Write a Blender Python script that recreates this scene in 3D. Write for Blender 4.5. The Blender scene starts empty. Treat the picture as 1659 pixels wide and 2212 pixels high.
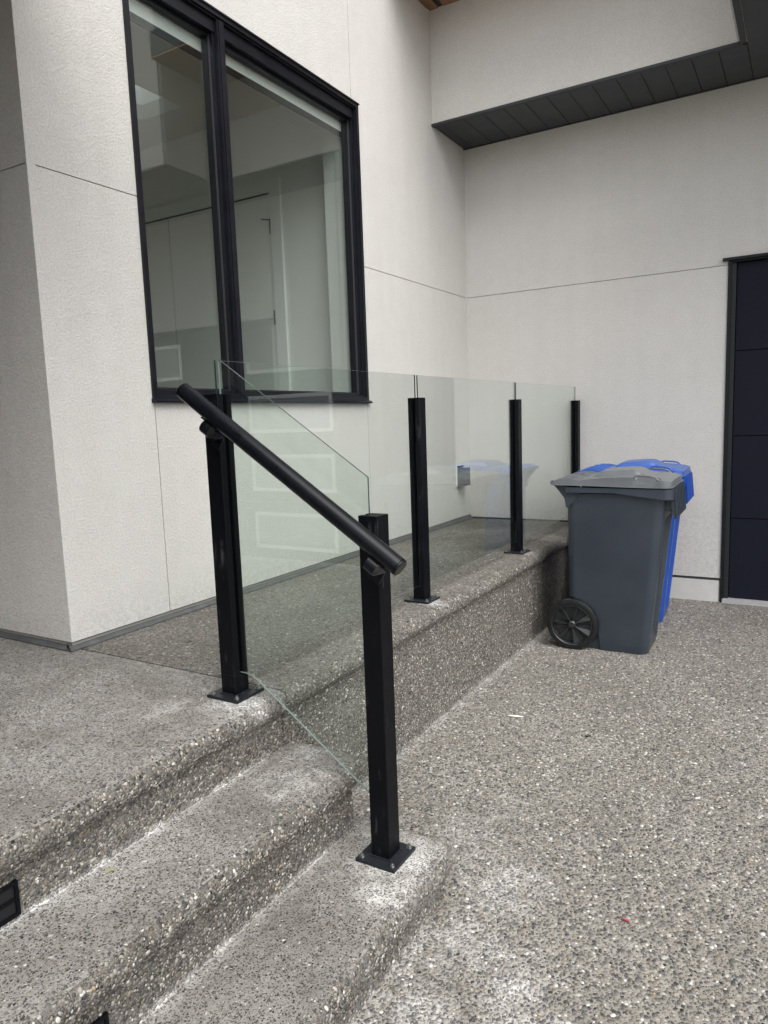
import bpy, bmesh, math, random
import numpy as np
from mathutils import Vector, Matrix

random.seed(7)
rng = np.random.default_rng(11)
scn = bpy.context.scene
COL = scn.collection

# ------------------------------------------------------------------ camera
CAM = Vector((2.4568, -5.5663, 1.3963))
YAW, PITCH, ROLL, FPX = 0.5375, -0.1285, -0.0355, 1545.065
_cy, _sy, _cp, _sp, _cr, _sr = (math.cos(YAW), math.sin(YAW), math.cos(PITCH), math.sin(PITCH), math.cos(ROLL), math.sin(ROLL))
fwd = Vector((-_sy * _cp, _cy * _cp, _sp))
right0 = Vector((_cy, _sy, 0))
up0 = right0.cross(fwd)
RT = right0 * _cr + up0 * _sr
UP = up0 * _cr - right0 * _sr
cd = bpy.data.cameras.new('camera')
cd.sensor_fit = 'HORIZONTAL'
cd.sensor_width = 36
cd.lens = FPX / 1659.0 * 36
cd.clip_start = 0.05
cd.clip_end = 500
cam = bpy.data.objects.new('camera', cd)
m = Matrix((RT, UP, -fwd)).transposed().to_4x4()
m.translation = CAM
cam.matrix_world = m
COL.objects.link(cam)
scn.camera = cam

# ------------------------------------------------------------------ light
SUN_EL, SUN_ROT = math.radians(56), math.radians(122)
w = bpy.data.worlds.new('World')
scn.world = w
w.use_nodes = True
nt = w.node_tree
bg = nt.nodes['Background']
sky = nt.nodes.new('ShaderNodeTexSky')
sky.sky_type = 'NISHITA'
sky.sun_disc = False
sky.sun_elevation = SUN_EL
sky.sun_rotation = SUN_ROT
sky.dust_density = 3.0
hs = nt.nodes.new('ShaderNodeHueSaturation')
hs.inputs['Saturation'].default_value = 0.22
nt.links.new(sky.outputs[0], hs.inputs['Color'])
nt.links.new(hs.outputs[0], bg.inputs['Color'])
bg.inputs['Strength'].default_value = 0.15

sl = bpy.data.lights.new('sun', 'SUN')
sl.energy = 1.35
sl.angle = math.radians(60)
sl.color = (1.0, 0.98, 0.955)
so = bpy.data.objects.new('sun', sl)
sd = Vector((math.sin(SUN_ROT) * math.cos(SUN_EL), math.cos(SUN_ROT) * math.cos(SUN_EL), math.sin(SUN_EL)))
so.rotation_euler = (-sd).to_track_quat('-Z', 'Y').to_euler()
so.location = (6, -10, 12)
COL.objects.link(so)

scn.view_settings.view_transform = 'Standard'
scn.view_settings.look = 'None'
scn.view_settings.gamma = 1
scn.view_settings.use_curve_mapping = False
scn.view_settings.exposure = 0.82
try:
    scn.cycles.max_bounces = 12
    scn.cycles.transparent_max_bounces = 24
    scn.cycles.caustics_reflective = False
except Exception:
    pass

# ------------------------------------------------------------------ helpers
def tag(o, label=None, cat=None, group=None, kind=None):
    if label: o['label'] = label
    if cat: o['category'] = cat
    if group: o['group'] = group
    if kind: o['kind'] = kind
    return o

def empty(name, loc=(0, 0, 0)):
    o = bpy.data.objects.new(name, None)
    o.location = loc
    o.empty_display_size = 0.1
    COL.objects.link(o)
    return o

def link(name, me, mat=None, parent=None, smooth=False):
    o = bpy.data.objects.new(name, me)
    COL.objects.link(o)
    if mat is not None and len(me.materials) == 0:
        for mm in (mat if isinstance(mat, (list, tuple)) else [mat]):
            me.materials.append(mm)
    if smooth:
        me.polygons.foreach_set('use_smooth', [True] * len(me.polygons))
    if parent is not None:
        o.parent = parent
        o.matrix_parent_inverse = Matrix.Translation(-Vector(parent.location)) if parent.parent is None and tuple(parent.location) != (0, 0, 0) else Matrix()
    return o

def from_bm(name, bm, mat=None, parent=None, smooth=False, bevel=0.0, seg=2):
    if bevel > 0:
        es = [e for e in bm.edges if len(e.link_faces) == 2 and e.calc_face_angle(0) > 0.6]
        bmesh.ops.bevel(bm, geom=es, offset=bevel, segments=seg, profile=0.5, affect='EDGES', clamp_overlap=True)
    bmesh.ops.recalc_face_normals(bm, faces=bm.faces[:])
    me = bpy.data.meshes.new(name)
    bm.to_mesh(me)
    bm.free()
    o = link(name, me, mat, parent, smooth)
    if smooth:
        try:
            me.set_sharp_from_angle(angle=math.radians(40))
        except Exception:
            pass
    return o

def bm_box(bm, lo, hi, M=None):
    x0, y0, z0 = lo
    x1, y1, z1 = hi
    vs = [Vector(p) for p in ((x0, y0, z0), (x1, y0, z0), (x1, y1, z0), (x0, y1, z0), (x0, y0, z1), (x1, y0, z1), (x1, y1, z1), (x0, y1, z1))]
    if M is not None: vs = [M @ v for v in vs]
    vs = [bm.verts.new(v) for v in vs]
    for f in ((0, 3, 2, 1), (4, 5, 6, 7), (0, 1, 5, 4), (1, 2, 6, 5), (2, 3, 7, 6), (3, 0, 4, 7)):
        bm.faces.new([vs[i] for i in f])

def box(name, lo, hi, mat, parent=None, bevel=0.0, smooth=False):
    bm = bmesh.new()
    bm_box(bm, lo, hi)
    return from_bm(name, bm, mat, parent, smooth, bevel)

def bm_prism(bm, pts, axis, a0, a1):
    """polygon pts (2D) extruded along axis from a0 to a1; the 2D coords are the other two axes in order"""
    def mk(p, a):
        if axis == 0: return (a, p[0], p[1])
        if axis == 1: return (p[0], a, p[1])
        return (p[0], p[1], a)
    A = [bm.verts.new(mk(p, a0)) for p in pts]
    B = [bm.verts.new(mk(p, a1)) for p in pts]
    n = len(pts)
    bm.faces.new(A[::-1])
    bm.faces.new(B)
    for i in range(n):
        bm.faces.new((A[i], A[(i + 1) % n], B[(i + 1) % n], B[i]))

def prism(name, pts, axis, a0, a1, mat, parent=None, bevel=0.0, smooth=False):
    bm = bmesh.new()
    bm_prism(bm, pts, axis, a0, a1)
    return from_bm(name, bm, mat, parent, smooth, bevel)

def bm_tube(bm, pts, r, n=16, cap=True, squash=None):
    pts = [Vector(p) for p in pts]
    rings = []
    prev = None
    for i, p in enumerate(pts):
        t = (pts[min(i + 1, len(pts) - 1)] - pts[max(i - 1, 0)]).normalized()
        if prev is None:
            a = Vector((0, 0, 1)) if abs(t.z) < 0.9 else Vector((0, 1, 0))
            u = t.cross(a).normalized()
        else:
            u = (prev - t * prev.dot(t)).normalized()
        prev = u
        v = t.cross(u)
        rr = r[i] if isinstance(r, (list, tuple)) else r
        rings.append([bm.verts.new(p + u * math.cos(2 * math.pi * k / n) * rr + v * math.sin(2 * math.pi * k / n) * rr) for k in range(n)])
    for a, b in zip(rings, rings[1:]):
        for k in range(n):
            bm.faces.new((a[k], a[(k + 1) % n], b[(k + 1) % n], b[k]))
    if cap:
        bm.faces.new(rings[0][::-1])
        bm.faces.new(rings[-1])

def tube(name, pts, r, mat, parent=None, n=16, smooth=True):
    bm = bmesh.new()
    bm_tube(bm, pts, r, n)
    return from_bm(name, bm, mat, parent, smooth)

# ------------------------------------------------------------------ materials
def new_mat(name):
    mt = bpy.data.materials.new(name)
    mt.use_nodes = True
    t = mt.node_tree
    b = t.nodes['Principled BSDF']
    return mt, t, b

class G:
    """tiny node builder"""
    def __init__(s, t): s.t = t
    def n(s, typ, **kw):
        nd = s.t.nodes.new(typ)
        for k, v in kw.items():
            if k.startswith('i_'):
                nd.inputs[k[2:].replace('_', ' ')].default_value = v
            elif k.startswith('x_'):
                nd.inputs[int(k[2:])].default_value = v
            else:
                setattr(nd, k, v)
        return nd
    def l(s, a, b): s.t.links.new(a, b)
    def math(s, op, a, b=None, clamp=False):
        nd = s.t.nodes.new('ShaderNodeMath')
        nd.operation = op
        nd.use_clamp = clamp
        for i, v in enumerate((a, b)):
            if v is None: continue
            if isinstance(v, (int, float)): nd.inputs[i].default_value = v
            else: s.l(v, nd.inputs[i])
        return nd.outputs[0]
    def mr(s, v, a, b, c=0.0, d=1.0, smooth=False):
        nd = s.t.nodes.new('ShaderNodeMapRange')
        if smooth: nd.interpolation_type = 'SMOOTHSTEP'
        s.l(v, nd.inputs[0])
        for i, k in enumerate((a, b, c, d)): nd.inputs[i + 1].default_value = k
        return nd.outputs[0]
    def mix(s, f, a, b):
        nd = s.t.nodes.new('ShaderNodeMix')
        nd.data_type = 'RGBA'
        if isinstance(f, (int, float)): nd.inputs[0].default_value = f
        else: s.l(f, nd.inputs[0])
        for i, v in ((6, a), (7, b)):
            if isinstance(v, tuple): nd.inputs[i].default_value = (v + (1,)) if len(v) == 3 else v
            else: s.l(v, nd.inputs[i])
        return nd.outputs[2]
    def noise(s, vec, scale, detail=3, rough=0.55):
        nd = s.t.nodes.new('ShaderNodeTexNoise')
        nd.inputs['Scale'].default_value = scale
        nd.inputs['Detail'].default_value = detail
        nd.inputs['Roughness'].default_value = rough
        if vec is not None: s.l(vec, nd.inputs['Vector'])
        return nd.outputs[0]
    def ramp(s, v, stops, const=False):
        nd = s.t.nodes.new('ShaderNodeValToRGB')
        cr = nd.color_ramp
        if const: cr.interpolation = 'CONSTANT'
        while len(cr.elements) < len(stops): cr.elements.new(0.5)
        for e, (p, c) in zip(cr.elements, stops):
            e.position = p
            e.color = (c + (1,)) if len(c) == 3 else c
        s.l(v, nd.inputs[0])
        return nd.outputs[0]
    def pos(s):
        return s.n('ShaderNodeNewGeometry').outputs['Position']

def plain(name, col, rough=0.5, metal=0.0, spec=0.5, bump=0.0, bscale=200, vary=0.0, vscale=8, coat=0.0):
    mt, t, b = new_mat(name)
    g = G(t)
    b.inputs['Roughness'].default_value = rough
    b.inputs['Metallic'].default_value = metal
    b.inputs['Specular IOR Level'].default_value = spec
    b.inputs['Coat Weight'].default_value = coat
    p = g.pos()
    if vary > 0:
        nz = g.noise(p, vscale, 5)
        f = g.mr(nz, 0.3, 0.7)
        c0 = tuple(c * (1 - vary) for c in col)
        c1 = tuple(min(1, c * (1 + vary)) for c in col)
        g.l(g.mix(f, c0, c1), b.inputs['Base Color'])
        g.l(g.mr(nz, 0.3, 0.7, rough * 0.85, min(1, rough * 1.15)), b.inputs['Roughness'])
    else:
        b.inputs['Base Color'].default_value = tuple(col) + (1,)
    if bump > 0:
        bp = g.n('ShaderNodeBump', i_Strength=1.0, i_Distance=bump)
        g.l(g.noise(p, bscale, 3), bp.inputs['Height'])
        g.l(bp.outputs[0], b.inputs['Normal'])
    return mt

# --- stucco
def stucco(name, base):
    mt, t, b = new_mat(name)
    g = G(t)
    p = g.pos()
    big = g.noise(p, 1.3, 5, 0.6)
    mid = g.noise(p, 14, 4, 0.6)
    fine = g.noise(p, 260, 3, 0.7)
    grain = g.noise(p, 115, 3, 0.65)
    f = g.math('ADD', g.math('MULTIPLY', big, 0.6), g.math('MULTIPLY', mid, 0.4))
    c = g.mix(g.mr(f, 0.3, 0.7), tuple(x * 0.93 for x in base), tuple(min(1, x * 1.05) for x in base))
    c2 = g.mix(g.mr(fine, 0.35, 0.65), tuple(x * 0.86 for x in base), tuple(min(1, x * 1.06) for x in base))
    mm = g.n('ShaderNodeMix', data_type='RGBA', blend_type='MULTIPLY')
    mm.inputs[0].default_value = 0.75
    g.l(c, mm.inputs[6])
    g.l(g.mix(g.mr(grain, 0.40, 0.58), (0.80, 0.80, 0.80), (1, 1, 1)), mm.inputs[7])  # low grain darkened: shade in the stucco pits put into the colour
    # faint vertical dirt streaks
    mp = g.n('ShaderNodeMapping')
    mp.inputs['Scale'].default_value = (9, 9, 0.5)
    g.l(p, mp.inputs['Vector'])
    st = g.noise(mp.outputs[0], 1.0, 4, 0.6)
    mk = g.n('ShaderNodeMix', data_type='RGBA', blend_type='MULTIPLY')
    mk.inputs[0].default_value = 0.5
    g.l(mm.outputs[2], mk.inputs[6])
    g.l(g.mix(g.mr(st, 0.3, 0.75), (0.9, 0.89, 0.87), (1, 1, 1)), mk.inputs[7])
    mk2 = g.n('ShaderNodeMix', data_type='RGBA', blend_type='MIX')
    mk2.inputs[0].default_value = 0.25
    g.l(mk.outputs[2], mk2.inputs[6])
    g.l(c2, mk2.inputs[7])
    sepz = g.n('ShaderNodeSeparateXYZ')
    g.l(p, sepz.inputs[0])
    spl = g.math('MULTIPLY', g.mr(sepz.outputs[2], 0.57, 0.78, 1.0, 0.0, True), g.mr(g.noise(p, 38, 5, 0.7), 0.42, 0.66, 0.0, 0.5))
    fin_ = g.mix(spl, mk2.outputs[2], tuple(x * 0.62 for x in base))
    g.l(fin_, b.inputs['Base Color'])
    b.inputs['Roughness'].default_value = 0.92
    b.inputs['Specular IOR Level'].default_value = 0.25
    bp = g.n('ShaderNodeBump', i_Strength=1.0, i_Distance=0.0065)
    h = g.math('ADD', g.math('MULTIPLY', grain, 0.7), g.math('MULTIPLY', fine, 0.45))
    g.l(h, bp.inputs['Height'])
    bp2 = g.n('ShaderNodeBump', i_Strength=1.0, i_Distance=0.004)
    g.l(g.noise(p, 7, 3), bp2.inputs['Height'])
    g.l(bp.outputs[0], bp2.inputs['Normal'])
    g.l(bp2.outputs[0], b.inputs['Normal'])
    return mt

M_STUCCO = stucco('stucco_cream', (0.75, 0.732, 0.70))
M_STUCCO_IN = plain('joint_backing', (0.30, 0.29, 0.27), 0.9)

# --- exposed aggregate: shared stain mask (efflorescence / grout dust)
BLOBS = [((0.96, -4.00, 0.54), 0.15, 0.8), ((1.02, -3.96, 0.53), 0.10, 0.8), ((0.80, -4.12, 0.54), 0.12, 0.4),
         ((1.49, -3.93, 0.145), 0.19, 0.85), ((1.52, -4.06, 0.145), 0.12, 0.8), ((1.40, -3.86, 0.145), 0.13, 0.75),
         ((1.19, -4.02, 0.349), 0.16, 0.55), ((1.23, -3.93, 0.349), 0.10, 0.5), ((1.10, -3.86, 0.349), 0.10, 0.5),
         ((0.985, -2.66, 0.54), 0.085, 1.0), ((0.98, -1.36, 0.54), 0.075, 1.0),
         ((1.50, -3.50, 0.0), 0.16, 0.22), ((1.58, -3.28, 0.0), 0.15, 0.16), ((1.72, -3.70, 0.0), 0.20, 0.45),
         ((1.72, -3.98, 0.0), 0.18, 0.55), ((1.86, -4.06, 0.0), 0.15, 0.5), ((1.95, -4.16, 0.0), 0.14, 0.5), ((1.70, -4.25, 0.0), 0.16, 0.5),
         ((1.62, -3.60, 0.0), 0.14, 0.25)]

def stain(g, p, nz):
    acc = None
    for c, r, s in BLOBS:
        d = g.n('ShaderNodeVectorMath', operation='DISTANCE')
        g.l(p, d.inputs[0])
        d.inputs[1].default_value = c
        v = g.mr(d.outputs['Value'], r, r * 0.15, 0.0, s, True)
        acc = v if acc is None else g.math('MAXIMUM', acc, v)
    sep = g.n('ShaderNodeSeparateXYZ')
    g.l(p, sep.inputs[0])
    x, z = sep.outputs[0], sep.outputs[2]
    y = sep.outputs[1]
    crust = g.mr(g.noise(p, 110, 3, 0.6), 0.35, 0.6, 0.35, 1.0)
    for (x0, wd, zl, s) in ((1.0146, 0.012, 0.349, 1.0), (1.0146, 0.045, 0.349, 0.22), (1.2786, 0.012, 0.1454, 1.0), (1.2786, 0.05, 0.1454, 0.25), (1.584, 0.07, 0.0, 0.45)):
        a = g.mr(x, x0 + wd, x0 + wd * 0.3, 0.0, s, True)
        if s == 1.0: a = g.math('MULTIPLY', a, crust)
        bb = g.mr(x, x0 - 0.03, x0 - 0.02, 0.0, 1.0)
        dz = g.math('ABSOLUTE', g.math('SUBTRACT', z, zl))
        cc = g.mr(dz, 0.006, 0.018, 1.0, 0.0)
        yy = g.mr(y, -3.98, -3.90, 1.0, 0.0)
        acc = g.math('MAXIMUM', acc, g.math('MULTIPLY', g.math('MULTIPLY', a, bb), g.math('MULTIPLY', cc, yy)))
    # strip of pale dust along the foot of the landing wall
    a = g.mr(x, 1.10, 1.02, 0.0, 0.35, True)
    cc = g.mr(z, 0.01, 0.02, 1.0, 0.0)
    acc = g.math('MAXIMUM', acc, g.math('MULTIPLY', a, cc))
    n1 = g.math('MULTIPLY', g.mr(nz, 0.36, 0.64, 0.10, 1.1), g.mr(g.noise(p, 85, 3, 0.7), 0.34, 0.60, 0.55, 1.35))
    return g.math('MULTIPLY', acc, n1, True)

PAL = [(0.0, (0.030, 0.031, 0.034)), (0.09, (0.075, 0.072, 0.070)), (0.22, (0.12, 0.113, 0.102)), (0.36, (0.17, 0.158, 0.14)),
       (0.48, (0.095, 0.095, 0.097)), (0.58, (0.215, 0.20, 0.175)), (0.69, (0.14, 0.13, 0.115)), (0.78, (0.27, 0.25, 0.215)),
       (0.86, (0.20, 0.165, 0.125)), (0.90, (0.38, 0.365, 0.33)), (0.968, (0.54, 0.53, 0.49)), (0.993, (0.34, 0.25, 0.14))]

def dark_pal(k): return [(p, tuple(c * k for c in col)) for p, col in PAL]

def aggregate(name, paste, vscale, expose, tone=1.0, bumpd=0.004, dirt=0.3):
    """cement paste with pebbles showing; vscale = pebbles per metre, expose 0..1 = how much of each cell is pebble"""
    mt, t, b = new_mat(name)
    g = G(t)
    p = g.pos()
    warp = g.n('ShaderNodeTexNoise')
    warp.inputs['Scale'].default_value = 60
    g.l(p, warp.inputs['Vector'])
    vm = g.n('ShaderNodeVectorMath', operation='MULTIPLY_ADD')
    g.l(warp.outputs['Color'], vm.inputs[0])
    vm.inputs[1].default_value = (0.006, 0.006, 0.006)
    g.l(p, vm.inputs[2])
    v = g.n('ShaderNodeTexVoronoi', feature='F1')
    v.inputs['Scale'].default_value = vscale
    g.l(vm.outputs[0], v.inputs['Vector'])
    v2 = g.n('ShaderNodeTexVoronoi', feature='F1')
    v2.inputs['Scale'].default_value = vscale * 2.1
    g.l(vm.outputs[0], v2.inputs['Vector'])
    sepc = g.n('ShaderNodeSeparateColor')
    g.l(v.outputs['Color'], sepc.inputs[0])
    sepd = g.n('ShaderNodeSeparateColor')
    g.l(v2.outputs['Color'], sepd.inputs[0])
    c1 = g.ramp(sepc.outputs[0], dark_pal(tone), True)
    c2 = g.ramp(sepd.outputs[0], dark_pal(tone), True)
    big = g.noise(p, 2.2, 6, 0.62)
    mid = g.noise(p, 22, 4, 0.6)
    fine = g.noise(p, 420, 2)
    ex = g.math('ADD', g.mr(mid, 0.3, 0.7, -0.08, 0.08), expose)
    size = g.math('MULTIPLY', ex, g.mr(sepc.outputs[1], 0, 1, 0.55, 1.15))
    m1 = g.mr(g.math('SUBTRACT', size, v.outputs['Distance']), -0.03, 0.05)
    size2 = g.math('MULTIPLY', ex, g.mr(sepd.outputs[1], 0, 1, 0.15, 1.0))
    m2 = g.mr(g.math('SUBTRACT', size2, v2.outputs['Distance']), -0.04, 0.06)
    stn = stain(g, p, g.noise(p, 12, 6, 0.68))
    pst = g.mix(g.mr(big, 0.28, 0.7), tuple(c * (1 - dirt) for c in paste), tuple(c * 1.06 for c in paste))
    pst = g.mix(g.mr(g.noise(p, 75, 4, 0.7), 0.35, 0.7, 0.0, 0.5), pst, tuple(c * 0.66 for c in paste))
    pst = g.mix(g.mr(fine, 0.3, 0.7, 0.0, 0.35), pst, tuple(c * 0.55 for c in paste))
    pst = g.mix(g.math('MULTIPLY', stn, 0.95), pst, (0.86, 0.87, 0.88))
    col = g.mix(m2, pst, c2)
    col = g.mix(m1, col, c1)
    col = g.mix(g.math('MULTIPLY', stn, 0.3), col, (0.86, 0.87, 0.88))
    mx2 = g.n('ShaderNodeMix', data_type='RGBA', blend_type='MULTIPLY')
    mx2.inputs[0].default_value = 1.0
    g.l(col, mx2.inputs[6])
    g.l(g.mix(g.mr(g.noise(p, 42, 2, 0.8), 0.36, 0.64), (0.84, 0.83, 0.81), (1.12, 1.12, 1.11)), mx2.inputs[7])
    col = mx2.outputs[2]
    # broad wear tone over everything
    mul = g.n('ShaderNodeMix', data_type='RGBA', blend_type='MULTIPLY')
    mul.inputs[0].default_value = 1.0
    g.l(col, mul.inputs[6])
    g.l(g.mix(g.mr(g.noise(p, 3.3, 7, 0.65), 0.32, 0.66), (0.74, 0.72, 0.69), (1.04, 1.04, 1.03)), mul.inputs[7])
    mu3 = g.n('ShaderNodeMix', data_type='RGBA', blend_type='MULTIPLY')
    mu3.inputs[0].default_value = 1.0
    g.l(mul.outputs[2], mu3.inputs[6])
    g.l(g.mix(g.mr(g.noise(p, 0.9, 5, 0.6), 0.36, 0.62), (0.80, 0.785, 0.76), (1.05, 1.05, 1.05)), mu3.inputs[7])
    g.l(mu3.outputs[2], b.inputs['Base Color'])
    b.inputs['Roughness'].default_value = 0.78
    b.inputs['Specular IOR Level'].default_value = 0.35
    h = g.math('ADD', g.math('MULTIPLY', m1, g.math('SUBTRACT', 1.0, v.outputs['Distance'])), g.math('MULTIPLY', m2, 0.35))
    h = g.math('ADD', h, g.math('MULTIPLY', fine, 0.12))
    bp = g.n('ShaderNodeBump', i_Strength=1.0, i_Distance=bumpd)
    g.l(h, bp.inputs['Height'])
    g.l(bp.outputs[0], b.inputs['Normal'])
    return mt

M_DRIVE = aggregate('aggregate_driveway', (0.385, 0.365, 0.335), 84, 0.40, 1.0, 0.004, 0.2)
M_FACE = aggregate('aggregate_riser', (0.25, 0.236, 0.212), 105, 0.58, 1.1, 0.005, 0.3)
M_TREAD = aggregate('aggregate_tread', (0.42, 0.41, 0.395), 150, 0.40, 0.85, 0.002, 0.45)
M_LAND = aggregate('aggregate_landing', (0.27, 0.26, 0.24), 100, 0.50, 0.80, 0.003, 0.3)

def pebble_mat(name, tone=1.0):
    mt, t, b = new_mat(name)
    g = G(t)
    geo = g.n('ShaderNodeNewGeometry')
    p = geo.outputs['Position']
    c = g.ramp(geo.outputs['Random Per Island'], dark_pal(tone), True)
    nz = g.noise(p, 300, 3)
    c = g.mix(g.mr(nz, 0.35, 0.7, 0.0, 0.35), c, (0.20, 0.19, 0.17))
    stn = stain(g, p, g.noise(p, 12, 6, 0.68))
    c = g.mix(g.math('MULTIPLY', stn, 0.28), c, (0.82, 0.83, 0.84))
    g.l(c, b.inputs['Base Color'])
    b.inputs['Roughness'].default_value = 0.55
    b.inputs['Specular IOR Level'].default_value = 0.4
    return mt
M_PEB = pebble_mat('pebble_stone', 1.08)
M_PEB_D = pebble_mat('pebble_stone_dull', 0.95)

# --- metals, plastics
def black_metal(name, col=(0.003, 0.0036, 0.0055), rough=0.42, dust=0.6):
    mt, t, b = new_mat(name)
    g = G(t)
    p = g.pos()
    mp = g.n('ShaderNodeMapping')
    mp.inputs['Scale'].default_value = (60, 60, 7)
    g.l(p, mp.inputs['Vector'])
    st = g.noise(mp.outputs[0], 1.0, 5, 0.65)
    n2 = g.noise(p, 11, 5, 0.6)
    f = g.math('MULTIPLY', g.mr(st, 0.56, 0.78), g.mr(n2, 0.5, 0.68, 0, dust), True)
    g.l(g.mix(f, col, (0.16, 0.165, 0.18)), b.inputs['Base Color'])
    g.l(g.mr(n2, 0.3, 0.7, rough * 0.85, rough * 1.3), b.inputs['Roughness'])
    b.inputs['Specular IOR Level'].default_value = 0.14
    return mt
M_POST = black_metal('black_powder_coat')
M_PLATE = black_metal('black_plate_dusty', (0.018, 0.02, 0.024), 0.35, 0.9)
M_RAIL = plain('handrail_coat', (0.0035, 0.0042, 0.0065), 0.30, vary=0.12, vscale=30, spec=0.28)
M_SLOT = plain('slot_rubber', (0.006, 0.006, 0.007), 0.6)
M_FRAME = plain('window_frame_black', (0.008, 0.0085, 0.013), 0.36, vary=0.2, vscale=9, spec=0.3)
M_FRAME2 = plain('window_frame_edge', (0.05, 0.05, 0.055), 0.35)
M_SOFFIT = plain('soffit_charcoal', (0.038, 0.043, 0.048), 0.55, vary=0.08, vscale=5, bump=0.0003, bscale=300)
M_SOFFTRIM = plain('soffit_trim', (0.022, 0.025, 0.029), 0.5)
M_SCREW = plain('zinc_screw', (0.36, 0.37, 0.38), 0.35, metal=1.0)
M_FLASH = plain('base_flashing_grey', (0.085, 0.088, 0.09), 0.55, vary=0.3, vscale=20)
M_DARK = plain('dark_gap', (0.02, 0.02, 0.02), 0.8)
M_DOOR = plain('garage_door_navy_black', (0.009, 0.0105, 0.019), 0.6, spec=0.15, bump=0.0006, bscale=160, vary=0.12, vscale=40)
M_JAMB = plain('garage_jamb_black', (0.009, 0.011, 0.012), 0.45, spec=0.25, vary=0.15, vscale=12)
M_JAMB2 = plain('garage_jamb_inner', (0.022, 0.026, 0.028), 0.45, spec=0.25)
M_CONC = plain('foundation_parging', (0.60, 0.595, 0.575), 0.9, bump=0.002, bscale=60, vary=0.06, vscale=12)
M_SILL = plain('concrete_apron', (0.42, 0.42, 0.42), 0.85, bump=0.001, bscale=90, vary=0.12, vscale=20)
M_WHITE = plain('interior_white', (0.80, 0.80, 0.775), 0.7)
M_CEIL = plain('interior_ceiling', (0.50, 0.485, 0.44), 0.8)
M_CASE = plain('casing_white', (0.80, 0.80, 0.78), 0.45)
M_DRKLINE = plain('door_gap', (0.05, 0.05, 0.05), 0.8)
M_HINGE = plain('hinge_black', (0.02, 0.02, 0.02), 0.4)
M_BLIND = plain('blind_fabric', (0.93, 0.94, 0.93), 0.75)
M_FLOORIN = plain('interior_floor', (0.35, 0.30, 0.24), 0.5)

def plastic(name, col, rough, faded):
    mt, t, b = new_mat(name)
    g = G(t)
    geo = g.n('ShaderNodeNewGeometry')
    p = geo.outputs['Position']
    n1 = g.noise(p, 5, 6, 0.6)
    mp = g.n('ShaderNodeMapping')
    mp.inputs['Rotation'].default_value = (0.3, 0.5, 0.2)
    mp.inputs['Scale'].default_value = (4, 30, 60)
    g.l(p, mp.inputs['Vector'])
    scr = g.mr(g.noise(mp.outputs[0], 1.0, 5, 0.7), 0.63, 0.76, 0, 0.6)
    c = g.mix(g.mr(n1, 0.35, 0.65, 0, faded), col, tuple(min(1, x * 1.25 + 0.012) for x in col))
    c = g.mix(scr, c, tuple(min(1, x * 1.5 + 0.03) for x in col))
    g.l(c, b.inputs['Base Color'])
    g.l(g.mr(n1, 0.3, 0.7, rough * 0.85, rough * 1.2), b.inputs['Roughness'])
    bp = g.n('ShaderNodeBump', i_Strength=1.0, i_Distance=0.0004)
    g.l(g.noise(p, 350, 2), bp.inputs['Height'])
    g.l(bp.outputs[0], b.inputs['Normal'])
    b.inputs['Specular IOR Level'].default_value = 0.5
    return mt
M_BIN_G = plastic('bin_grey_plastic', (0.031, 0.041, 0.055), 0.33, 0.4)
M_LID_G = plastic('bin_grey_lid', (0.108, 0.117, 0.124), 0.30, 0.9)
M_BIN_B = plastic('bin_blue_plastic', (0.010, 0.062, 0.33), 0.33, 0.3)
M_LID_B = plastic('bin_blue_lid', (0.030, 0.095, 0.36), 0.36, 0.6)
M_TYRE = plain('wheel_rubber', (0.010, 0.011, 0.012), 0.32, vary=0.3, vscale=40)
M_RIM = plain('wheel_rim_plastic', (0.024, 0.026, 0.028), 0.22, vary=0.2, vscale=30)

def wood():
    mt, t, b = new_mat('cedar_soffit')
    g = G(t)
    mp = g.n('ShaderNodeMapping')
    mp.inputs['Scale'].default_value = (40, 2.0, 40)
    g.l(g.pos(), mp.inputs['Vector'])
    nz = g.noise(mp.outputs[0], 1.0, 5, 0.6)
    g.l(g.mix(g.mr(nz, 0.3, 0.7), (0.20, 0.10, 0.05), (0.38, 0.21, 0.12)), b.inputs['Base Color'])
    b.inputs['Roughness'].default_value = 0.5
    return mt
M_WOOD = wood()

def glass(name, tint, refl=1.0, ior=1.5):
    mt = bpy.data.materials.new(name)
    mt.use_nodes = True
    t = mt.node_tree
    t.nodes.clear()
    g = G(t)
    out = g.n('ShaderNodeOutputMaterial')
    tr = g.n('ShaderNodeBsdfTransparent')
    tr.inputs[0].default_value = tint + (1,)
    gl = g.n('ShaderNodeBsdfGlossy')
    gl.inputs['Roughness'].default_value = 0.0
    gl.inputs['Color'].default_value = (0.96, 0.98, 0.97, 1)
    fr = g.n('ShaderNodeFresnel', i_IOR=ior)
    # the front face index is used for both sides of the slab
    geo = g.n('ShaderNodeNewGeometry')
    fr2 = g.n('ShaderNodeFresnel', i_IOR=ior)
    mx = g.n('ShaderNodeMixShader')
    lw = g.n('ShaderNodeLayerWeight')
    # Schlick from the facing term, identical for both faces
    f = g.math('MULTIPLY', g.math('ADD', g.math('MULTIPLY', g.math('POWER', lw.outputs['Facing'], 5.0), 0.96), 0.04), refl, True)
    g.l(f, mx.inputs[0])
    g.l(tr.outputs[0], mx.inputs[1])
    g.l(gl.outputs[0], mx.inputs[2])
    g.l(mx.outputs[0], out.inputs[0])
    for nd in (fr, fr2, geo): t.nodes.remove(nd)
    return mt
M_GLASS = glass('railing_glass', (0.955, 0.982, 0.968), 1.35)
M_PANE = glass('window_glass', (0.91, 0.945, 0.925), 1.9)
M_SKYP = glass('skylight_pane', (0.62, 0.66, 0.66), 1.0)
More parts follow.
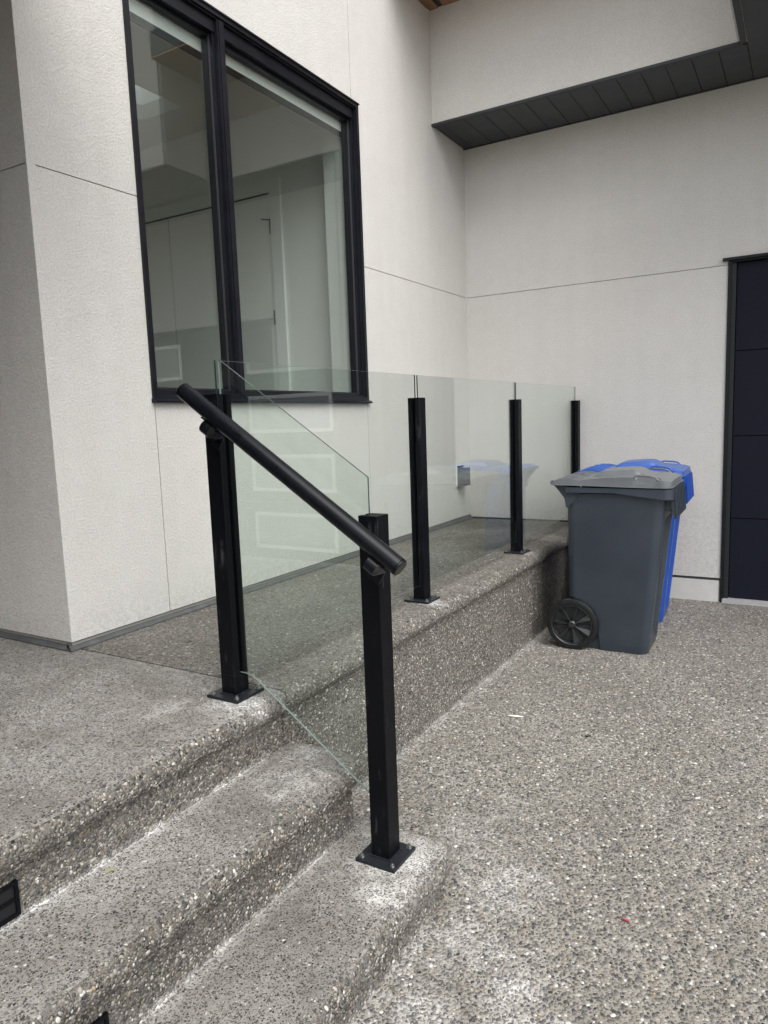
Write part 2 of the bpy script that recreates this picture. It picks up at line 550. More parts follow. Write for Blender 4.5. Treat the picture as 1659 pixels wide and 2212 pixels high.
def edge_mat():
    mt, t, b = new_mat('glass_edge')
    b.inputs['Base Color'].default_value = (0.03, 0.055, 0.05, 1)
    b.inputs['Roughness'].default_value = 0.12
    b.inputs['Specular IOR Level'].default_value = 0.9
    return mt
M_EDGE = edge_mat()
def edge_lit():  # bright light in the cut glass edge, painted as base colour
    mt, t, b = new_mat('glass_edge_lit')
    b.inputs['Base Color'].default_value = (0.27, 0.33, 0.31, 1)
    b.inputs['Roughness'].default_value = 0.15
    b.inputs['Specular IOR Level'].default_value = 0.9
    return mt
M_EDGE_LIT = edge_lit()
M_FROST = plain('frosted_pane', (0.24, 0.26, 0.27), 0.25, spec=0.6)
M_ALU = plain('pale_window_trim', (0.92, 0.93, 0.93), 0.35)

# ------------------------------------------------------------------ layout numbers
H = 0.54
ZJ = 2.3588
YC = -3.8667
WY1, WY2, WZ1, WZ2 = -3.372, -1.600, 1.517, 3.312
XF, XR2, XR1 = 1.0146, 1.2786, 1.584
Z2, Z1 = 0.3494, 0.1454
ZT = 4.29
DS, ZS, XFC = 0.5664, 3.5115, 2.035

# ------------------------------------------------------------------ driveway
def drive():
    bm = bmesh.new()
    bm_box(bm, (-30, -60, -0.12), (60, 12, 0.0))
    o = from_bm('driveway', bm, M_DRIVE)
    tag(o, kind='structure')
    return o
driveway = drive()

# ------------------------------------------------------------------ steps and landing (swept nosing)
def profile(zt, zb, proj):
    """(outward offset, z) going down from the flat top to the bottom"""
    return [(-0.035, zt), (-0.012, zt - 0.0008), (proj * 0.35, zt - 0.005), (proj * 0.72, zt - 0.014), (proj * 0.95, zt - 0.027),
            (proj, zt - 0.040), (proj * 0.92, zt - 0.052), (proj * 0.70, zt - 0.063), (proj * 0.35, zt - 0.072), (0.0, zt - 0.081), (-0.002, zt - 0.11), (0.0, zb)]

def swept(name, path, norms, prof, mats, inner, parent=None, ns=1):
    """path: xy points at riser face, prof offsets; inner: xy points closing the top cap"""
    bm = bmesh.new()
    grid = []
    for (px, py), (nx, ny) in zip(path, norms):
        grid.append([bm.verts.new((px + nx * o, py + ny * o, z)) for o, z in prof])
    for a, b in zip(grid, grid[1:]):
        for k in range(len(prof) - 1):
            f = bm.faces.new((a[k], a[k + 1], b[k + 1], b[k]))
            f.smooth = True
            f.material_index = 1 if k >= 2 else 0
    zt = prof[0][1]
    cap = [bm.verts.new((x, y, zt)) for x, y in inner]
    f = bm.faces.new([g_[0] for g_ in grid] + cap)
    f.material_index = 0
    bmesh.ops.recalc_face_normals(bm, faces=bm.faces[:])
    me = bpy.data.meshes.new(name)
    bm.to_mesh(me)
    bm.free()
    o = link(name, me, mats, parent)
    return o

def corner_path(x, ytop, r, y0, xin):
    """straight along x from y0 up to ytop-r, round corner, then toward -x until xin"""
    pts, nn = [], []
    n = 24
    for i in range(n):
        y = y0 + (ytop - r - y0) * i / (n - 1)
        pts.append((x, y)); nn.append((1.0, 0.0))
    for i in range(1, 9):
        a = math.pi / 2 * i / 8
        pts.append((x - r + r * math.cos(a), ytop - r + r * math.sin(a)))
        nn.append((math.cos(a), math.sin(a)))
    pts.append((xin, ytop)); nn.append((0.0, 1.0))
    return pts, nn

PR2 = profile(Z2, Z1 - 0.01, 0.024)
PR1 = profile(Z1, -0.01, 0.022)
PRL = profile(H, -0.01, 0.026)
YE2, YE1 = -3.790, -3.790
P2, N2 = corner_path(XR2, YE2, 0.07, -9.0, XF - 0.05)
P1, N1 = corner_path(XR1, YE1, 0.045, -9.0, XF - 0.05)
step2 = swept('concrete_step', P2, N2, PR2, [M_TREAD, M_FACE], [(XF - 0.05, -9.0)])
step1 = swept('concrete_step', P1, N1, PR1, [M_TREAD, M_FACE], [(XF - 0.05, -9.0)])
for o in (step2, step1): tag(o, kind='structure')

landing = tag(empty('landing', (0, 0, 0)), kind='structure')
def slab(ya, yb, parent):
    n = 20
    pts = [(XF, ya + (yb - ya) * i / (n - 1)) for i in range(n)]
    nn = [(1.0, 0.0)] * n
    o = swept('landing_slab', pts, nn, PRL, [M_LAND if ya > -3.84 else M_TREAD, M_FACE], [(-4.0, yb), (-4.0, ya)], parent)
    me = o.data
    bm = bmesh.new()
    bm.from_mesh(me)
    for yy in (ya, yb):    # end faces down to the ground
        prof = [(XF + a, z) for a, z in PRL]
        vs = [bm.verts.new((x, yy, z)) for x, z in prof] + [bm.verts.new((-4.0, yy, -0.01)), bm.verts.new((-4.0, yy, H))]
        f = bm.faces.new(vs)
        f.material_index = 1
    bm.to_mesh(me)
    bm.free()
    return o
YJ = -3.836
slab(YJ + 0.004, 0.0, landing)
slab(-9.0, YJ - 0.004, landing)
box('joint_filler', (-4.0, YJ - 0.0035, 0.0), (XF - 0.006, YJ + 0.0035, H - 0.009), M_DARK, landing)

# ------------------------------------------------------------------ real pebbles in the near aggregate
camv = np.array(CAM); Rv = np.array(RT); Uv = np.array(UP); Fv = np.array(fwd)
def visible(P, margin=60):
    d = P - camv
    z = d @ Fv
    x = 829.5 + FPX * (d @ Rv) / z
    y = 1106 - FPX * (d @ Uv) / z
    return (z > 0.3) & (x > -margin) & (x < 1659 + margin) & (y > -margin) & (y < 2212 + margin), z

def pebbles(name, P, N, T, ra, rb, hh, mat, parent):
    """domes: P centres, N normals, T tangents, radii ra rb, height hh (arrays)"""
    n = len(P)
    B = np.cross(N, T)
    K = 8
    ang = np.arange(K) * 2 * np.pi / K
    jit = 1 + rng.uniform(-0.06, 0.06, (n, K))
    verts = np.zeros((n, 2 * K + 1, 3), np.float32)
    ca, sa = np.cos(ang)[None, :, None], np.sin(ang)[None, :, None]
    outer = T[:, None, :] * ca * (ra[:, None] * jit)[..., None] + B[:, None, :] * sa * (rb[:, None] * jit)[..., None]
    verts[:, :K] = P[:, None, :] + outer - N[:, None, :] * 0.0012
    verts[:, K:2 * K] = P[:, None, :] + outer * 0.74 + N[:, None, :] * (hh[:, None, None] * 0.72)
    verts[:, 2 * K] = P + outer.mean(axis=1) * 0 + N * hh[:, None]
    base = (np.arange(n) * (2 * K + 1))[:, None]
    quads = np.array([[k, (k + 1) % K, K + (k + 1) % K, K + k] for k in range(K)])
    tris = np.array([[K + k, K + (k + 1) % K, 2 * K] for k in range(K)])
    q = (base[:, :, None] + quads[None]).reshape(-1)
    tr = (base[:, :, None] + tris[None]).reshape(-1)
    me = bpy.data.meshes.new(name)
    me.vertices.add(n * (2 * K + 1))
    me.vertices.foreach_set('co', verts.reshape(-1))
    me.loops.add(len(q) + len(tr))
    me.loops.foreach_set('vertex_index', np.concatenate([q, tr]).astype(np.int32))
    nq, ntr = len(q) // 4, len(tr) // 3
    me.polygons.add(nq + ntr)
    ls = np.concatenate([np.arange(nq) * 4, len(q) + np.arange(ntr) * 3]).astype(np.int32)
    me.polygons.foreach_set('loop_start', ls)
    me.polygons.foreach_set('use_smooth', np.ones(nq + ntr, bool))
    me.update(calc_edges=True)
    me.validate()
    o = link(name, me, mat, parent)
    tag(o, kind='stuff')
    return o

def jgrid(a0, a1, b0, b1, s):
    na, nb = int((a1 - a0) / s), int((b1 - b0) / s)
    A, B = np.meshgrid(a0 + (np.arange(na) + 0.5) * s, b0 + (np.arange(nb) + 0.5) * s, indexing='ij')
    A = A + np.where((np.arange(nb) % 2)[None, :] > 0, s * 0.5, 0)
    A = A.ravel() + rng.uniform(-0.36, 0.36, A.size) * s
    B = B.ravel() + rng.uniform(-0.36, 0.36, B.size) * s
    return A, B

def tang(N):
    n = len(N)
    r = rng.normal(size=(n, 3))
    r -= (r * N).sum(1)[:, None] * N
    return r / np.linalg.norm(r, axis=1)[:, None]

# driveway
gx, gy = jgrid(1.0, 4.2, -5.0, -0.02, 0.0108)
P = np.stack([gx, gy, np.zeros_like(gx)], 1)
vis, zz = visible(P)
keep = vis & (rng.random(len(gx)) < np.where(zz < 4.4, 1.0, 0.8))
keep &= gy < -0.02
keep &= ~((gx < XR1 + 0.004) & (gy < YE1 + 0.004)) & (gx > XF + 0.004)
P = P[keep]
n = len(P)
N = np.tile(np.array([[0, 0, 1.0]]), (n, 1))
sz = np.clip(rng.lognormal(0, 0.28, n), 0.55, 1.75)
pebbles('exposed_pebbles', P, N, tang(N), 0.0053 * sz, 0.0041 * sz, 0.0015 * sz, M_PEB, driveway)

# treads: sparse flush dark stones
def tread_peb(x0, x1, y0, y1, z, parent, s=0.0080, dens=0.6, size=0.0023, mat=M_PEB_D, corner=None, nose=None):
    gx, gy = jgrid(x0, x1, y0, y1, s)
    P = np.stack([gx, gy, np.full_like(gx, z)], 1)
    vis, zz = visible(P)
    clump = 0.5 + 0.5 * np.sin(gx * 31 + 3 * np.sin(gy * 13)) * np.sin(gy * 27 + 2 * np.cos(gx * 17))
    pr_ = dens * (0.55 + 0.9 * clump)
    if nose is not None: pr_ = np.maximum(pr_, np.clip((gx - nose + 0.07) / 0.08, 0, 0.95))
    keep = vis & (rng.random(len(gx)) < pr_) & (zz < 4.6)
    if corner:
        cx, cy, r = corner
        keep &= ~((gx > cx) & (gy > cy) & ((gx - cx) ** 2 + (gy - cy) ** 2 > r * r))
    P = P[keep]
    n = len(P)
    N = np.tile(np.array([[0, 0, 1.0]]), (n, 1))
    sz = np.clip(rng.lognormal(0, 0.38, n), 0.4, 2.3)
    return pebbles('exposed_pebbles', P, N, tang(N), size * 1.25 * sz, size * 0.8 * sz, 0.0006 * sz, mat, parent)
tread_peb(XR2 + 0.004, XR1 + 0.01, -5.6, YE1 - 0.004, Z1, step1, nose=XR1, corner=(XR1 - 0.045, YE1 - 0.045, 0.04))
tread_peb(XF + 0.004, XR2 + 0.01, -5.6, YE2 - 0.004, Z2, step2, nose=XR2, corner=(XR2 - 0.07, YE2 - 0.07, 0.065))
tread_peb(-0.6, XF, -5.4, YJ - 0.008, H, landing, size=0.0024, nose=XF)

tread_peb(0.0, XF, YJ + 0.008, -1.0, H, landing, size=0.0034, s=0.0105, dens=0.8, nose=XF)
# nosings and risers
def face_peb(path, norms, prof, parent, s=0.0080, size=0.0035, dens=0.9, zcap=5.2, mat=M_PEB):
    path = np.array(path); norms = np.array(norms); prof = np.array(prof)
    dl = np.concatenate([[0], np.cumsum(np.linalg.norm(np.diff(path, axis=0), axis=1))])
    ds = np.concatenate([[0], np.cumsum(np.linalg.norm(np.diff(prof, axis=0), axis=1))])
    a, b_ = jgrid(0, dl[-1], 0.02, ds[-1], s)
    px = np.interp(a, dl, path[:, 0]); py = np.interp(a, dl, path[:, 1])
    nx = np.interp(a, dl, norms[:, 0]); ny = np.interp(a, dl, norms[:, 1])
    o_ = np.interp(b_, ds, prof[:, 0]); z_ = np.interp(b_, ds, prof[:, 1])
    e = 0.006
    do = np.interp(b_ + e, ds, prof[:, 0]) - np.interp(b_ - e, ds, prof[:, 0])
    dz = np.interp(b_ + e, ds, prof[:, 1]) - np.interp(b_ - e, ds, prof[:, 1])
    L = np.hypot(do, dz) + 1e-9
    no, nz = -dz / L, do / L
    P = np.stack([px + nx * o_, py + ny * o_, z_], 1)
    N = np.stack([nx * no, ny * no, nz], 1)
    N /= np.linalg.norm(N, axis=1)[:, None]
    vis, zz = visible(P)
    facing = ((camv - P) * N).sum(1) > -0.02
    topness = np.clip((b_ - 0.02) / 0.045, 0.15, 1)
    keep = vis & facing & (rng.random(len(a)) < dens * topness * np.clip((zcap - zz) / 1.2, 0, 1))
    P, N = P[keep], N[keep]
    n = len(P)
    sz = np.clip(rng.lognormal(0, 0.32, n), 0.5, 1.9)
    return pebbles('exposed_pebbles', P, N, tang(N), size * 1.2 * sz, size * 0.82 * sz, 0.0015 * sz, mat, parent)
P1c = [p for p in P1 if p[1] > -6.2]; N1c = N1[-len(P1c):]
P2c = [p for p in P2 if p[1] > -6.2]; N2c = N2[-len(P2c):]
face_peb(P1c, N1c, PR1, step1)
face_peb(P2c, N2c, PR2, step2)
lp = [(XF, -6.2 + (6.2 + YJ) * i / 20) for i in range(21)]
face_peb(lp, [(1, 0)] * 21, PRL, landing)
lp = [(XF, YJ + (-1.2 - YJ) * i / 20) for i in range(21)]
face_peb(lp, [(1, 0)] * 21, PRL, landing, zcap=5.0)

# ------------------------------------------------------------------ window wall (plane x = 0)
wall = empty('stucco_wall', (0, 0, 0))
tag(wall, 'cream stucco house wall holding the large black framed window above the landing', 'wall')
g2 = 0.0022
panels = [
    [(YC, 0.574), (-3.3605 - g2, 0.574), (-3.3605 - g2, WZ1 + 0.01), (WY1 + 0.006, WZ1 + 0.01), (WY1 + 0.006, ZJ - g2), (YC, ZJ - g2)],
    [(-3.3605 + g2, 0.574), (-1.604 - g2, 0.574), (-1.604 - g2, WZ1 + 0.01), (-3.3605 + g2, WZ1 + 0.01)],
    [(-1.604 + g2, 0.574), (-0.0, 0.574), (-0.0, ZJ - g2), (-1.604 + g2, ZJ - g2)],
    [(YC, ZJ + g2), (WY1 + 0.006, ZJ + g2), (WY1 + 0.006, WZ2 - 0.006), (-1.662 - g2, WZ2 - 0.006), (-1.662 - g2, ZT), (YC, ZT)],
    [(-1.604 + g2, ZJ + g2), (0.0, ZJ + g2), (0.0, ZT), (-1.662 + g2, ZT), (-1.662 + g2, WZ2 - 0.006), (-1.604 + g2, WZ2 - 0.006)],
]
for pl in panels:
    prism('stucco_panel', pl, 0, -0.0075, 0.0, M_STUCCO, wall)
back = [(YC, 0.574), (0.0, 0.574), (0.0, ZT), (YC, ZT)]
# wall core: four blocks round the opening
oy0, oy1, oz0, oz1 = WY1 + 0.012, WY2 - 0.012, WZ1 + 0.012, WZ2 - 0.012
def core(lo, hi): return box('wall_core', lo, hi, M_STUCCO_IN, wall)
core((-0.16, YC + 0.0076, H + 0.002), (-0.0078, oy0, ZT))
core((-0.16, oy1, H + 0.002), (-0.0078, 0.0, ZT))
core((-0.16, oy0, H + 0.002), (-0.0078, oy1, oz0))
core((-0.16, oy0, oz1), (-0.0078, oy1, ZT))
box('joint_fill', (-0.0076, YC - 0.0006, ZJ - 0.004), (-0.0002, YC + 0.035, ZJ + 0.004), M_STUCCO, wall)
box('joint_fill', (-0.0076, -0.025, ZJ - 0.004), (-0.0002, -0.0001, ZJ + 0.004), M_STUCCO, wall)
# hairline filled edges of the joints near corners are part of the panels; base flashing with a dusty bevel
fl = [(-0.007, 0.5735), (-0.012, 0.560), (0.002, 0.556), (0.016, 0.546), (0.016, 0.5412), (-0.012, 0.5412)]
prism('base_flashing', fl, 1, YC - 0.016, -0.0005, M_FLASH, wall)

# left wall in the entry recess (plane y = YC, x < 0)
lw = empty('recess_wall', (-1.5, YC, 0.57))
tag(lw, 'shaded grey stucco wall at the left edge, round the corner from the window wall', 'wall')
def pr_x(name, pts, y0, y1, mat, parent):
    bm = bmesh.new()
    bm_prism(bm, [(a, b) for a, b in pts], 1, y0, y1)
    return from_bm(name, bm, mat, parent)
pr_x('stucco_panel', [(-3.9, 0.574), (-0.0074, 0.574), (-0.0074, ZJ - g2), (-3.9, ZJ - g2)], YC, YC + 0.0072, M_STUCCO, lw)
pr_x('stucco_panel', [(-3.9, ZJ + g2), (-0.0074, ZJ + g2), (-0.0074, ZT), (-3.9, ZT)], YC, YC + 0.0072, M_STUCCO, lw)
box('wall_core', (-3.9, YC + 0.0076, H + 0.002), (-0.165, YC + 0.12, ZT), M_STUCCO_IN, lw)
prism('base_flashing', [(YC + 0.007, 0.5735), (YC + 0.012, 0.560), (YC - 0.002, 0.556), (YC - 0.0155, 0.546), (YC - 0.0155, 0.5412), (YC + 0.012, 0.5412)], 0, -3.9, -0.0125, M_FLASH, lw)

# window
win = empty('window', (0, 0, 0)); win.parent = wall
def frame_ring(name, y0, y1, z0, z1, wdt, xa, xb, mat, bevel=0.003):
    """rectangular ring of four mitred bars joined in one mesh"""
    bm = bmesh.new()
    o = [(y0, z0), (y1, z0), (y1, z1), (y0, z1)]
    i = [(y0 + wdt, z0 + wdt), (y1 - wdt, z0 + wdt), (y1 - wdt, z1 - wdt), (y0 + wdt, z1 - wdt)]
    for k in range(4):
        k2 = (k + 1) % 4
        bm_prism(bm, [o[k], o[k2], i[k2], i[k]], 0, xa, xb)
    bmesh.ops.remove_doubles(bm, verts=bm.verts[:], dist=1e-5)
    # drop interior mitre faces
    es = [f for f in bm.faces if all(len(e.link_faces) > 2 for e in f.edges)]
    seen = {}
    for f in list(bm.faces):
        key = tuple(sorted(v.index for v in f.verts))
    return from_bm(name, bm, mat, win)
MY0, MY1 = -2.822, -2.773   # mullion
frame_ring('frame', WY1, WY2, WZ1, WZ2, 0.024, -0.10, 0.012, M_FRAME)
frame_ring('frame', WY1 + 0.024, WY2 - 0.024, WZ1 + 0.024, WZ2 - 0.024, 0.009, -0.10, 0.002, M_FRAME)
box('mullion', (-0.10, MY0, WZ1 + 0.033), (0.004, MY1, WZ2 - 0.033), M_FRAME, win)
box('mullion_cover', (0.0042, MY0 + 0.010, WZ1 + 0.033), (0.009, MY1 - 0.012, WZ2 - 0.033), M_FRAME, win, 0.0015)
def sash(y0, y1, z0, z1):
    frame_ring('sash', y0, y1, z0, z1, 0.014, -0.085, -0.018, M_FRAME)
    frame_ring('glazing_bead', y0 + 0.014, y1 - 0.014, z0 + 0.014, z1 - 0.014, 0.003, -0.066, -0.034, M_FRAME2)
    frame_ring('glazing_bead', y0 + 0.017, y1 - 0.017, z0 + 0.017, z1 - 0.017, 0.005, -0.066, -0.045, M_FRAME)
    box('pane', (-0.060, y0 + 0.020, z0 + 0.020), (-0.054, y1 - 0.020, z1 - 0.020), M_PANE, win)
sash(WY1 + 0.033, MY0 - 0.0005, WZ1 + 0.035, WZ2 - 0.033)
sash(MY1 + 0.0005, WY2 - 0.033, WZ1 + 0.035, WZ2 - 0.033)
for ya_, yb_ in ((WY1 + 0.0335, MY0 - 0.001), (MY1 + 0.001, WY2 - 0.0335)):
    box('head_rail', (-0.0845, ya_, WZ2 - 0.088), (-0.012, yb_, WZ2 - 0.0335), M_FRAME, win, 0.003)
    box('head_rail', (-0.0845, ya_, WZ2 - 0.104), (-0.040, yb_, WZ2 - 0.0882), M_FRAME, win, 0.003)
prism('sill', [(-0.01, WZ1 - 0.012), (0.026, WZ1 - 0.014), (0.028, WZ1 - 0.006), (0.013, WZ1 + 0.004), (-0.01, WZ1 + 0.006)], 1, WY1 - 0.004, WY2 + 0.018, M_FRAME, win)
prism('head_cap', [(-0.005, WZ2 - 0.002), (0.018, WZ2 - 0.004), (0.018, WZ2 + 0.004), (-0.005, WZ2 + 0.008)], 1, WY1 - 0.003, WY2 + 0.006, M_FRAME, win)

# ------------------------------------------------------------------ room behind the window
YI = -1.50
room = tag(empty('room_shell', (0, 0, 0)), kind='structure')
box('side_wall', (-4.6, YI, 0.58), (-0.165, YI + 0.1, 3.6), M_WHITE, room)
SX0, SX1, SY0, SY1 = -1.58, -1.20, -2.35, -1.86
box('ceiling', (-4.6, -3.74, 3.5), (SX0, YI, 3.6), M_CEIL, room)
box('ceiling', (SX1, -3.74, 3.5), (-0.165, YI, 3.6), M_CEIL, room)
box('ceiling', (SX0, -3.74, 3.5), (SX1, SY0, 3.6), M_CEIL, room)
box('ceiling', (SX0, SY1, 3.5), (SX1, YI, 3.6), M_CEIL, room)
for lo, hi in (((SX0 - 0.05, SY0, 3.6), (SX0, SY1, 4.1)), ((SX1, SY0, 3.6), (SX1 + 0.05, SY1, 4.1)), ((SX0 - 0.05, SY0 - 0.05, 3.6), (SX1 + 0.05, SY0, 4.1)), ((SX0 - 0.05, SY1, 3.6), (SX1 + 0.05, SY1 + 0.05, 4.1))):
    box('skylight_well', lo, hi, M_CASE, room)
box('floor', (-4.6, -3.74, 0.545), (-0.165, YI, 0.60), M_FLOORIN, room)
box('side_wall', (-4.6, -3.745, 0.58), (-0.165, -3.735, 3.6), M_WHITE, room)
box('skylight_pane', (SX0, SY0, 3.95), (SX1, SY1, 3.96), M_SKYP, room)
# far wall with an unseen opening, added to let more daylight into the room
box('far_wall', (-4.7, -3.74, 0.58), (-4.6, YI, 0.9), M_WHITE, room)
box('far_wall', (-4.7, -3.74, 2.9), (-4.6, YI, 3.6), M_WHITE, room)
box('far_wall', (-4.7, -1.9, 0.9), (-4.6, YI, 2.9), M_WHITE, room)
box('window_return', (-0.165, WY2 - 0.012 - 0.004, WZ1), (-0.102, WY2 - 0.012, WZ2), M_CASE, room)
box('wall_return', (-0.26, WY2 - 0.01, 0.6), (-0.166, YI + 0.0, 3.5), M_CASE, room)
# closet doors set in the side wall
dr = empty('interior_door', (-1.4, YI, 0.6))
tag(dr, 'tall white flush interior door seen through the window, black hinges on its edge', 'door')
DX1, DX0 = -0.79, -2.75
box('door_leaf', (-1.76, YI - 0.012, 0.62), (DX1, YI - 0.002, 2.955), M_WHITE, dr, 0.002)
box('door_leaf', (DX0, YI - 0.012, 0.62), (-1.768, YI - 0.002, 2.955), M_WHITE, dr, 0.002)
box('casing', (DX1 + 0.008, YI - 0.022, 0.6), (DX1 + 0.10, YI - 0.001, 3.055), M_CASE, dr, 0.004)
box('casing', (DX0, YI - 0.022, 2.966), (DX1 + 0.008, YI - 0.001, 3.055), M_CASE, dr, 0.004)
box('gap', (DX0, YI - 0.006, 2.956), (DX1 + 0.008, YI - 0.0012, 2.9655), M_DRKLINE, dr)
box('gap', (DX1 + 0.0005, YI - 0.006, 0.62), (DX1 + 0.0075, YI - 0.0012, 2.9555), M_DRKLINE, dr)
for z0 in (2.69, 2.08, 1.25):
    tube('hinge', [(DX1 + 0.004, YI - 0.018, z0), (DX1 + 0.004, YI - 0.018, z0 + 0.10)], 0.007, M_HINGE, dr, 10)
tube('door_stop', [(DX1 + 0.004, YI - 0.02, 2.785), (DX1 - 0.03, YI - 0.05, 2.785), (DX1 - 0.045, YI - 0.05, 2.79)], 0.005, M_HINGE, dr, 8)

def blind(y0, y1, z1, z0, label):
    b = empty('roller_blind', (-0.12, (y0 + y1) / 2, z1))
    tag(b, label, 'blind', 'roller blinds in the window')
    box('fabric', (-0.090, y0, z0), (-0.088, y1, z1), M_BLIND, b)
    box('hem_bar', (-0.096, y0, z0 - 0.032), (-0.0865, y1, z0), M_FRAME, b, 0.003)
    tube('roller', [(-0.13, y0, z1 + 0.01), (-0.13, y1, z1 + 0.01)], 0.022, M_BLIND, b)
blind(WY1 + 0.04, MY0 - 0.012, 3.285, 3.152, 'white roller blind rolled up behind the narrow left pane')
blind(MY1 + 0.01, WY2 - 0.05, 3.285, 3.160, 'white roller blind rolled up behind the wide right pane')

# ------------------------------------------------------------------ back wall with the garage door (plane y = 0)
XG, XG2, ZG = 1.945, 6.85, 2.372
bw = empty('garage_wall', (0, 0, 0))
tag(bw, 'cream stucco back wall with the dark sectional garage door at its right', 'wall')
def ppan(pts): return prism('stucco_panel', pts, 1, 0.0, 0.0075, M_STUCCO, bw)
def bprism(name, pts, y0, y1, mat, parent): return prism(name, pts, 1, y0, y1, mat, parent)
bprism('stucco_panel', [(0.0, H + 0.012), (XF + 0.03, H + 0.012), (XF + 0.03, 0.176), (XG - 0.003, 0.176), (XG - 0.003, ZJ - g2), (0.0, ZJ - g2)], 0.0, 0.0075, M_STUCCO, bw)
bprism('stucco_panel', [(0.0, ZJ + g2), (XG - 0.003, ZJ + g2), (XG - 0.003, 2.402), (XG2 + 0.06, 2.402), (XG2 + 0.06, 0.176), (9.0, 0.176), (9.0, 5.6), (0.0, 5.6)], 0.0, 0.0075, M_STUCCO, bw)
box('wall_core', (0.0, 0.0078, 0.0), (XG - 0.005, 0.25, 5.6), M_STUCCO_IN, bw)
box('wall_core', (XG - 0.005, 0.0078, ZG + 0.03), (9.0, 0.25, 5.6), M_STUCCO_IN, bw)
box('wall_core', (XG2 + 0.07, 0.0078, 0.0), (9.0, 0.25, ZG + 0.03), M_STUCCO_IN, bw)
box('foundation', (XF + 0.004, -0.0035, -0.01), (XG - 0.012, 0.0077, 0.158), M_CONC, bw, 0.002)
box('weep_screed', (XF + 0.004, -0.001, 0.1582), (XG - 0.008, 0.0077, 0.1665), M_FRAME2, bw)
box('weep_gap', (XF + 0.004, 0.004, 0.1667), (XG - 0.006, 0.0077, 0.1758), M_DARK, bw)
prism('base_flashing', [(0.007, H + 0.0117), (-0.010, H + 0.006), (-0.010, H + 0.001), (0.007, H + 0.001)], 0, 0.018, XF + 0.028, M_DARK, bw)

gd = empty('garage_door', (0, 0, 0)); gd.parent = bw
box('jamb', (XG - 0.002, -0.012, 0.0), (XG + 0.020, 0.075, ZG), M_JAMB, gd, 0.002)
box('jamb', (XG + 0.0205, 0.006, 0.03), (XG + 0.048, 0.075, ZG - 0.002), M_JAMB2, gd, 0.003)
box('jamb', (XG2, -0.012, 0.0), (XG2 + 0.04, 0.075, ZG), M_JAMB, gd, 0.002)
box('head_trim', (XG - 0.036, -0.03, ZG + 0.012), (XG2 + 0.06, 0.0, ZG + 0.03), M_JAMB, gd, 0.002)
box('head_trim', (XG - 0.002, -0.010, ZG), (XG2 + 0.04, 0.075, ZG + 0.0118), M_JAMB, gd)
zs = [0.030, 0.613, 1.196, 1.781, ZG]
for i in range(4):
    z0, z1 = zs[i] + 0.003, zs[i + 1] - 0.003
    xa, xb = XG + 0.053, XG2 - 0.001
    o = box('door_panel', (xa, 0.028, z0), (xb, 0.070, z1), M_DOOR, gd, 0.004)
    zc = (z0 + z1) / 2
# frosted lites at the middle of every panel
for i in range(4):
    zc = (zs[i] + zs[i + 1]) / 2
    for x0 in (3.20, 4.75):
        bm = bmesh.new()
        x1, a, wd = x0 + 1.02, 0.185, 0.035
        for lo, hi in (((x0, 0.018, zc - a), (x1, 0.0285, zc - a + wd)), ((x0, 0.018, zc + a - wd), (x1, 0.0285, zc + a)),
                       ((x0, 0.018, zc - a + wd), (x0 + wd, 0.0285, zc + a - wd)), ((x1 - wd, 0.018, zc - a + wd), (x1, 0.0285, zc + a - wd))):
            bm_box(bm, lo, hi)
        from_bm('lite_frame', bm, M_ALU, gd)
        box('lite_pane', (x0 + wd, 0.022, zc - a + wd), (x1 - wd, 0.0282, zc + a - wd), M_FROST, gd)
box('joint_backing', (XG + 0.03, 0.0705, 0.03), (XG2, 0.09, ZG), M_DARK, gd)
tag(box('garage_apron', (XG + 0.012, -0.015, -0.02), (XG2 + 0.0, 0.25, 0.030), M_SILL, None, 0.004), kind='structure')

# ------------------------------------------------------------------ dropped beam (fascia) with charcoal soffit
beam = empty('overhang_beam', (0, 0, 0))
tag(beam, 'cream stucco beam across the top right with dark boarded soffit beneath', 'beam')
box('fascia', (0.0005, -DS, ZS + 0.014), (XFC, -DS + 0.02, ZT + 0.6), M_STUCCO, beam)
box('fascia', (XFC - 0.02, -1.13, ZS + 0.014), (XFC, -DS - 0.0005, ZT + 0.6), M_STUCCO, beam)
box('fascia', (XFC, -1.15, ZS + 0.014), (7.6, -1.13, ZT + 0.9), M_STUCCO, beam)
box('trim_strip', (0.0005, -DS - 0.006, ZS - 0.004), (XFC + 0.004, -DS + 0.028, ZS + 0.0135), M_SOFFTRIM, beam)
box('trim_strip', (XFC - 0.006, -1.15, ZS - 0.004), (XFC + 0.028, -DS - 0.0065, ZS + 0.0135), M_SOFFTRIM, beam)
box('trim_strip', (0.0005, -0.012, ZS - 0.006), (7.6, -0.0003, ZS + 0.0135), M_SOFFTRIM, beam)
xs = [0.001, 0.077, 0.243, 0.393, 0.546, 0.700, 0.854, 1.002, 1.156, 1.309, 1.459, 1.606, 1.757, 1.909, 2.063]
while xs[-1] < 7.4: xs.append(xs[-1] + 0.1525)
def board(xa, xb, ya, yb):
    bm = bmesh.new()
    pr = [(xa + 0.0015, ZS + 0.010), (xa + 0.0025, ZS + 0.003), (xa + 0.007, ZS), (xb - 0.005, ZS), (xb - 0.0005, ZS + 0.004), (xb + 0.0005, ZS + 0.010)]
    bm_prism(bm, pr, 1, ya, yb)
    return from_bm('soffit_board', bm, M_SOFFIT, beam)
for i, (xa, xb) in enumerate(zip(xs, xs[1:])):
    board(xa, xb, (-DS + 0.0285) if xa < XFC + 0.02 else -1.12, -0.0125)
    if xb > 7.4: break
box('soffit_backing', (0.001, -DS + 0.021, ZS + 0.0105), (7.6, -0.0005, ZS + 0.0134), M_DARK, beam)
